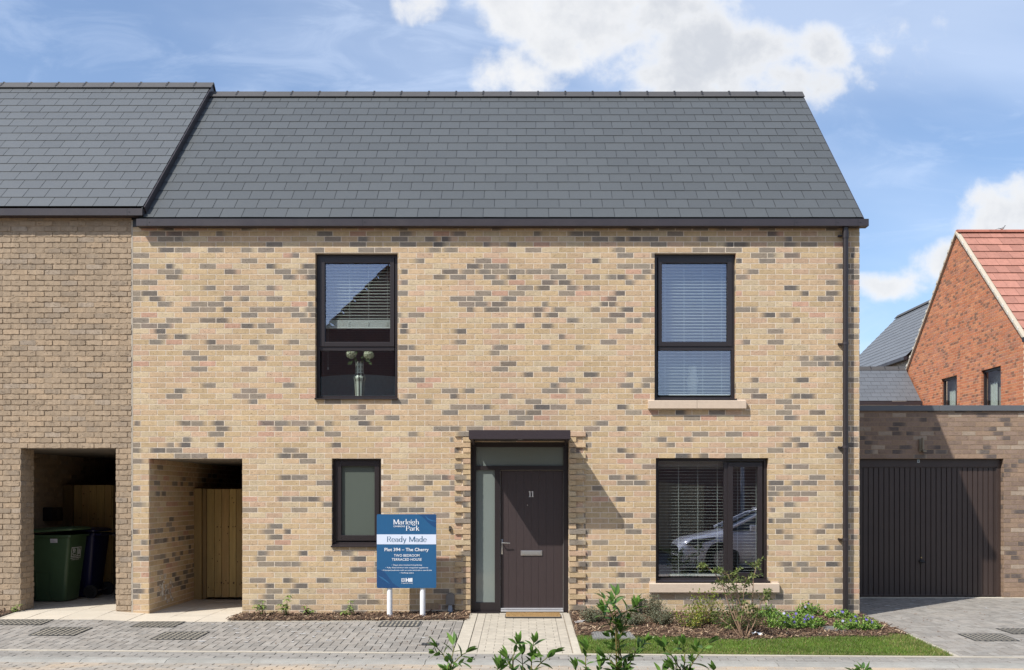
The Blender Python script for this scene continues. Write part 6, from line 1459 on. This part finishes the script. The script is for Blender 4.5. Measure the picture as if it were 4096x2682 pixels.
# the big twiggy shrub under the ground floor window
bs = gxy(2975, 2560); zb_ = gz(*bs) + .01; t = thing('deciduous_shrub', 'tall open twiggy shrub with drooping narrow leaves in front of the ground floor window', 'shrub', (bs[0], bs[1], zb_)); rr_ = random.Random(77)
def scr(px, py, y): return P(px, py, y)
paths = [[(2972, 2558), (2925, 2450), (2888, 2340), (2858, 2290), (2838, 2275), (2810, 2262)], [(2970, 2558), (2950, 2480), (2946, 2380), (2944, 2310), (2950, 2285)], [(2980, 2560), (3012, 2500), (3012, 2400), (3016, 2310), (3024, 2262), (3028, 2250)],
         [(2985, 2556), (3005, 2520), (2985, 2470), (2962, 2420), (2935, 2350), (2912, 2300), (2880, 2290)], [(2975, 2556), (2960, 2500), (2972, 2440), (2974, 2360), (2985, 2310)], [(2984, 2558), (3020, 2490), (3040, 2420), (3060, 2380), (3072, 2372)], [(2968, 2558), (2930, 2510), (2885, 2478), (2855, 2458)],
         [(2978, 2558), (3000, 2480), (3030, 2440), (3062, 2440)], [(2972, 2556), (2940, 2460), (2920, 2380), (2905, 2340), (2885, 2330)]]
lf = MB(); TW = [(.13, .17, .04), (.10, .14, .03), (.19, .22, .06), (.075, .11, .028)]; 
for pi, pth in enumerate(paths):
    dy = rr_.uniform(-.14, .16); n = len(pth); pts = [P(a, b, bs[1] + dy * (i / (n - 1))) for i, (a, b) in enumerate(pth)]; sm = []
    for i in range(n - 1):
        for q in range(3): sm.append(pts[i].lerp(pts[i + 1], q / 3) + Vector((rr_.gauss(0, .003), rr_.gauss(0, .003), 0)))
    sm.append(pts[-1]); st = MB(); st.tube(sm, [.0085 * (1 - .75 * i / len(sm)) for i in range(len(sm))], 6, (.26, .17, .11)); 
    tw = st
    for i in range(int(len(sm) * .35), len(sm)):
        for q in range(2 if (i > len(sm) * .5 and i % 2) else 1):
            an = rr_.uniform(0, 6.28); d = Vector((math.cos(an), math.sin(an) * .8, rr_.uniform(.1, .9))); L = rr_.uniform(.05, .15) * (1.15 if i < len(sm) - 3 else .7)
            shootlet(lf, tw, sm[i], d, L, 4, .046, rr_, TW, (.20, .14, .08), True, r0=.0018, wr=.34, droop=.35, bend=.5)
    st.build('stem', M_STEM, t, smooth='all')
lf.build('foliage', M_LEAFD, t)

# wire tree guard and rack by the wall
wg = thing('wire_cage', 'small black wire cage with a folded rack standing in the bark by the wall', 'wire cage', (1.58, -.25, 0)); mb = MB(); yw = -.22; xa, xb = X(2545, yw), X(2580, yw); za, zb2 = -.0, Z(2397, yw)
for i in range(5):
    for j in range(5):
        if i in (0, 4) or j in (0, 4): x = xa + (xb - xa) * i / 4; y = yw - .06 + .12 * j / 4; mb.tube([(x, y, za), (x, y, zb2 - rnd.uniform(0, .02))], .0036, 4)
for k in range(9):
    z = za + .03 + (zb2 - za - .04) * k / 8; mb.tube([(xa, yw - .06, z), (xb, yw - .06, z), (xb, yw + .06, z), (xa, yw + .06, z), (xa, yw - .06, z)], .0032, 4)
M_WIRE = mat('dark galvanised wire', (.05, .048, .045), .5, metal=.5); mb.build('cage', M_WIRE, wg); mb = MB(); xc, xd = X(2578, yw), X(2612, yw)
for k in range(9): z = .03 + .17 * k / 8; mb.tube([(xc, yw + .05, z), (xd, yw + .08, z)], .0032, 4)
mb.tube([(xc + .02, yw + .05, 0), (xc + .02, yw + .05, .21)], .003, 4); mb.tube([(xd - .02, yw + .08, 0), (xd - .02, yw + .08, .21)], .003, 4); mb.box((xa + xb) / 2 - .02, (xa + xb) / 2 + .02, yw - .01, yw + .01, 0, zb2 - .03); mb.build('rack', M_WIRE, wg)

# litter
x, y = gxy(2318, 2507); t = thing('plant_label', 'two white plastic plant labels lying on the bark by the path edging', 'plant label', (x, y, 0)); 
for i, (a, L) in enumerate(((.15, .13), (-.25, .10))): mb = MB(); mb.obox((x - .06, y + .03 - i * .09, gz(x, y) + .06), (L * math.cos(a), L * math.sin(a), .01), (-.02 * math.sin(a), .02 * math.cos(a), 0), (0, 0, .003)); mb.build('strip', M_WHITE, t)
x, y = gxy(3028, 2556); t = thing('paper_scrap', 'crumpled white scrap of paper at the foot of the twiggy shrub', 'litter', (x, y, 0)); mb = MB(); vs = []
for j in range(5):
    for i in range(6): vs.append((x - .06 + i * .024, y - .04 + j * .02, gz(x, y) + .05 + rnd.uniform(0, .035)))
mb.add(vs, [(j * 6 + i, j * 6 + i + 1, (j + 1) * 6 + i + 1, (j + 1) * 6 + i) for j in range(4) for i in range(5)]); mb.build('scrap', M_WHITE, t)
fl = MB()
for i in range(70):
    x = rnd.uniform(4.75, 7.4) if i % 3 else rnd.uniform(-3, -.9); y = rnd.uniform(-2.4, .8) if i % 3 else rnd.uniform(-2.6, -.7); a = rnd.uniform(0, 3.1); L = rnd.uniform(.012, .04); k = rnd.uniform(.6, 1.3)
    fl.obox((x, y, gz(x, y) + .016), (L * math.cos(a), L * math.sin(a), .002), (-.008 * math.sin(a), .008 * math.cos(a), 0), (0, 0, .003), (.16 * k, .085 * k, .045 * k))
tag(fl.build('stray_bark', M_BARK), 'stray bark chips scattered over the block paving', None, None, 'stuff')
sp = MB(); r = random.Random(19)
for i in range(60):
    if i < 42: x = r.uniform(-3.9, -.9) if i % 2 else r.gauss(-3.1, .5); y = r.uniform(-2.3, -.75)
    else: x = r.uniform(5.2, 7.6); y = r.uniform(-.6, 2.0)
    w = r.uniform(.01, .06) * (1.6 if r.random() < .12 else 1); d = r.uniform(.012, .03); n = 9
    sp.add([(x + w * math.cos(6.283 * k / n) * r.uniform(.6, 1.1), y + d * math.sin(6.283 * k / n) * r.uniform(.6, 1.1), gz(x, y) + .0165 + i * .00003) for k in range(n)], [tuple(range(n))])
tag(sp.build('paint_splash', mat('dried white paint', (.55, .55, .55), .8)), 'white dried paint and mortar splashes on the block paving', None, None, 'stuff')

# ------------------------------------------------------------------ foreground shoots (a young hedge in front of the camera)
SHR = [(.048, .105, .016), (.07, .15, .023), (.10, .20, .035), (.15, .27, .055)]
def hedge(label, stems, seed, yd=4.0, LL=.054, group='young hedge plants in the foreground'):
    rr_ = random.Random(seed); y = yd - CD; b0 = P(stems[0][0][0], 2682, y); gx_, gy_ = b0.x, y + .0; t = thing('hedge_plant', label, 'hedge plant', (gx_, gy_, -.15), group=group); lf = MB()
    for s in stems:
        st = MB(); tw = st; base = P(*s[0], y); pts = [Vector((gx_ + (base.x - gx_) * .3, gy_, -.12)), Vector((gx_ + (base.x - gx_) * .7, gy_ + rr_.uniform(-.03, .03), .45)), base]; dyy = 0
        for (a, b) in s[1:]: dyy += rr_.uniform(-.03, .03); pts.append(P(a, b, y + dyy))
        sm = []
        for i in range(len(pts) - 1):
            nn = 6 if i < 2 else 4
            for q in range(nn): sm.append(pts[i].lerp(pts[i + 1], q / nn) + Vector((rr_.gauss(0, .0012), rr_.gauss(0, .0012), 0)))
        sm.append(pts[-1]); m_ = len(sm); stc = (.20, .10, .05)
        st.tube(sm, [.0044 * (1 - .65 * i / m_) for i in range(m_)], 6, [tuple(stc[c_] * (1 - i / m_) + (.13, .17, .03)[c_] * (i / m_) for c_ in range(3)) for i in range(m_) for _ in range(6)])
        i = 8; ang = rr_.uniform(0, 6.28); acc_ = 0
        while i < m_ - 1:
            L_ = (sm[i] - sm[i - 1]).length; acc_ += L_
            if acc_ > .038:
                acc_ = 0; ax = (sm[i + 1] - sm[i - 1]).normalized(); a = ax.orthogonal().normalized(); b = ax.cross(a); ang += 1.45 + rr_.uniform(-.3, .3); t_ = i / m_
                for s2 in (0, math.pi):
                    o = a * math.cos(ang + s2) + b * math.sin(ang + s2); 
                    if rr_.random() < .10 and t_ < .93: shootlet(lf, tw, sm[i], o + ax * .9, rr_.uniform(.02, .06), 2, LL * .8, rr_, SHR[1:], (.10, .16, .03), True, r0=.0018, wr=.40, bend=.3)
                    else:
                        big = LL * rr_.uniform(.7, 1.25) * (1.35 if rr_.random() < .12 and t_ < .7 else 1); k = rr_.uniform(.8, 1.2); c = rr_.choice(SHR[:3] if t_ < .8 else SHR[1:]); leaf(lf, sm[i], (o + ax * rr_.uniform(.5, 1.1)).normalized(), ax, big, big * rr_.uniform(.33, .42), tuple(q * k for q in c), fold=.35, curl=rr_.uniform(.05, .3), seg=6)
            i += 1
        ax = (sm[-1] - sm[-2]).normalized()
        for q in range(5): a_ = 6.283 * q / 5; o = Vector((math.cos(a_), math.sin(a_), 0)); k = rr_.uniform(.9, 1.3); leaf(lf, sm[-1], (ax + o * (.25 + .25 * (q % 2))).normalized(), o.cross(ax) if False else ax.orthogonal(), LL * rr_.uniform(.85, 1.15), LL * .36, tuple(q_ * k for q_ in SHR[3 if q % 2 else 2]), fold=.4, curl=.1, seg=6)
        st.build('stem', M_STEM, t, smooth='all')
    lf.build('leaves', M_LEAF, t, smooth='all'); return t
hedge('small forked leafy shoot in the foreground left of the front path', [[(1796, 2690), (1790, 2650), (1768, 2612), (1748, 2592)], [(1800, 2690), (1806, 2640), (1815, 2600), (1812, 2580)], [(1802, 2690), (1820, 2650), (1850, 2618), (1864, 2612)]], 61)
hedge('leafy shoots in the foreground before the middle of the path', [[(2052, 2690), (2052, 2630), (2062, 2590), (2066, 2572)], [(2126, 2690), (2126, 2640), (2130, 2600), (2134, 2572)], [(2100, 2700), (2090, 2660), (2088, 2620)], [(2130, 2690), (2160, 2655), (2200, 2622), (2214, 2612)], [(1990, 2710), (1988, 2685), (1990, 2672)], [(2056, 2690), (2040, 2660), (2028, 2635)]], 62)
hedge('short leafy shoot in the foreground at the right edge of the path', [[(2346, 2695), (2344, 2650), (2343, 2620), (2346, 2602)], [(2310, 2710), (2305, 2690), (2300, 2672)], [(2380, 2710), (2392, 2690), (2398, 2670)]], 63)
hedge('tallest leafy shoot in the foreground, reaching up in front of the bark bed', [[(2490, 2700), (2484, 2630), (2476, 2570), (2466, 2500), (2458, 2440), (2459, 2400), (2462, 2382)], [(2476, 2580), (2448, 2520), (2428, 2482), (2412, 2450)], [(2474, 2560), (2500, 2500), (2520, 2462), (2532, 2432)], [(2464, 2500), (2440, 2440), (2424, 2410), (2416, 2396)], [(2486, 2690), (2456, 2660), (2434, 2636), (2424, 2628)], [(2490, 2690), (2520, 2650), (2540, 2612), (2552, 2592)], [(2466, 2500), (2490, 2460), (2516, 2440), (2534, 2424)]], 64, LL=.058)
hedge('three armed leafy shoot in the foreground before the lawn', [[(2738, 2695), (2738, 2640), (2736, 2600), (2732, 2580)], [(2728, 2690), (2700, 2640), (2672, 2604), (2652, 2580)], [(2746, 2690), (2776, 2645), (2806, 2600), (2838, 2575)], [(2720, 2700), (2700, 2685), (2690, 2672)]], 65)
hedge('single leaf tips poking up at the bottom edge before the lawn', [[(2856, 2712), (2854, 2698), (2853, 2682)], [(2620, 2715), (2632, 2700), (2650, 2680)]], 66)
hedge('dark leaf tips at the bottom edge below the garage drive corner', [[(3432, 2712), (3436, 2692), (3445, 2675)], [(3425, 2715), (3418, 2700), (3412, 2690)]], 67)
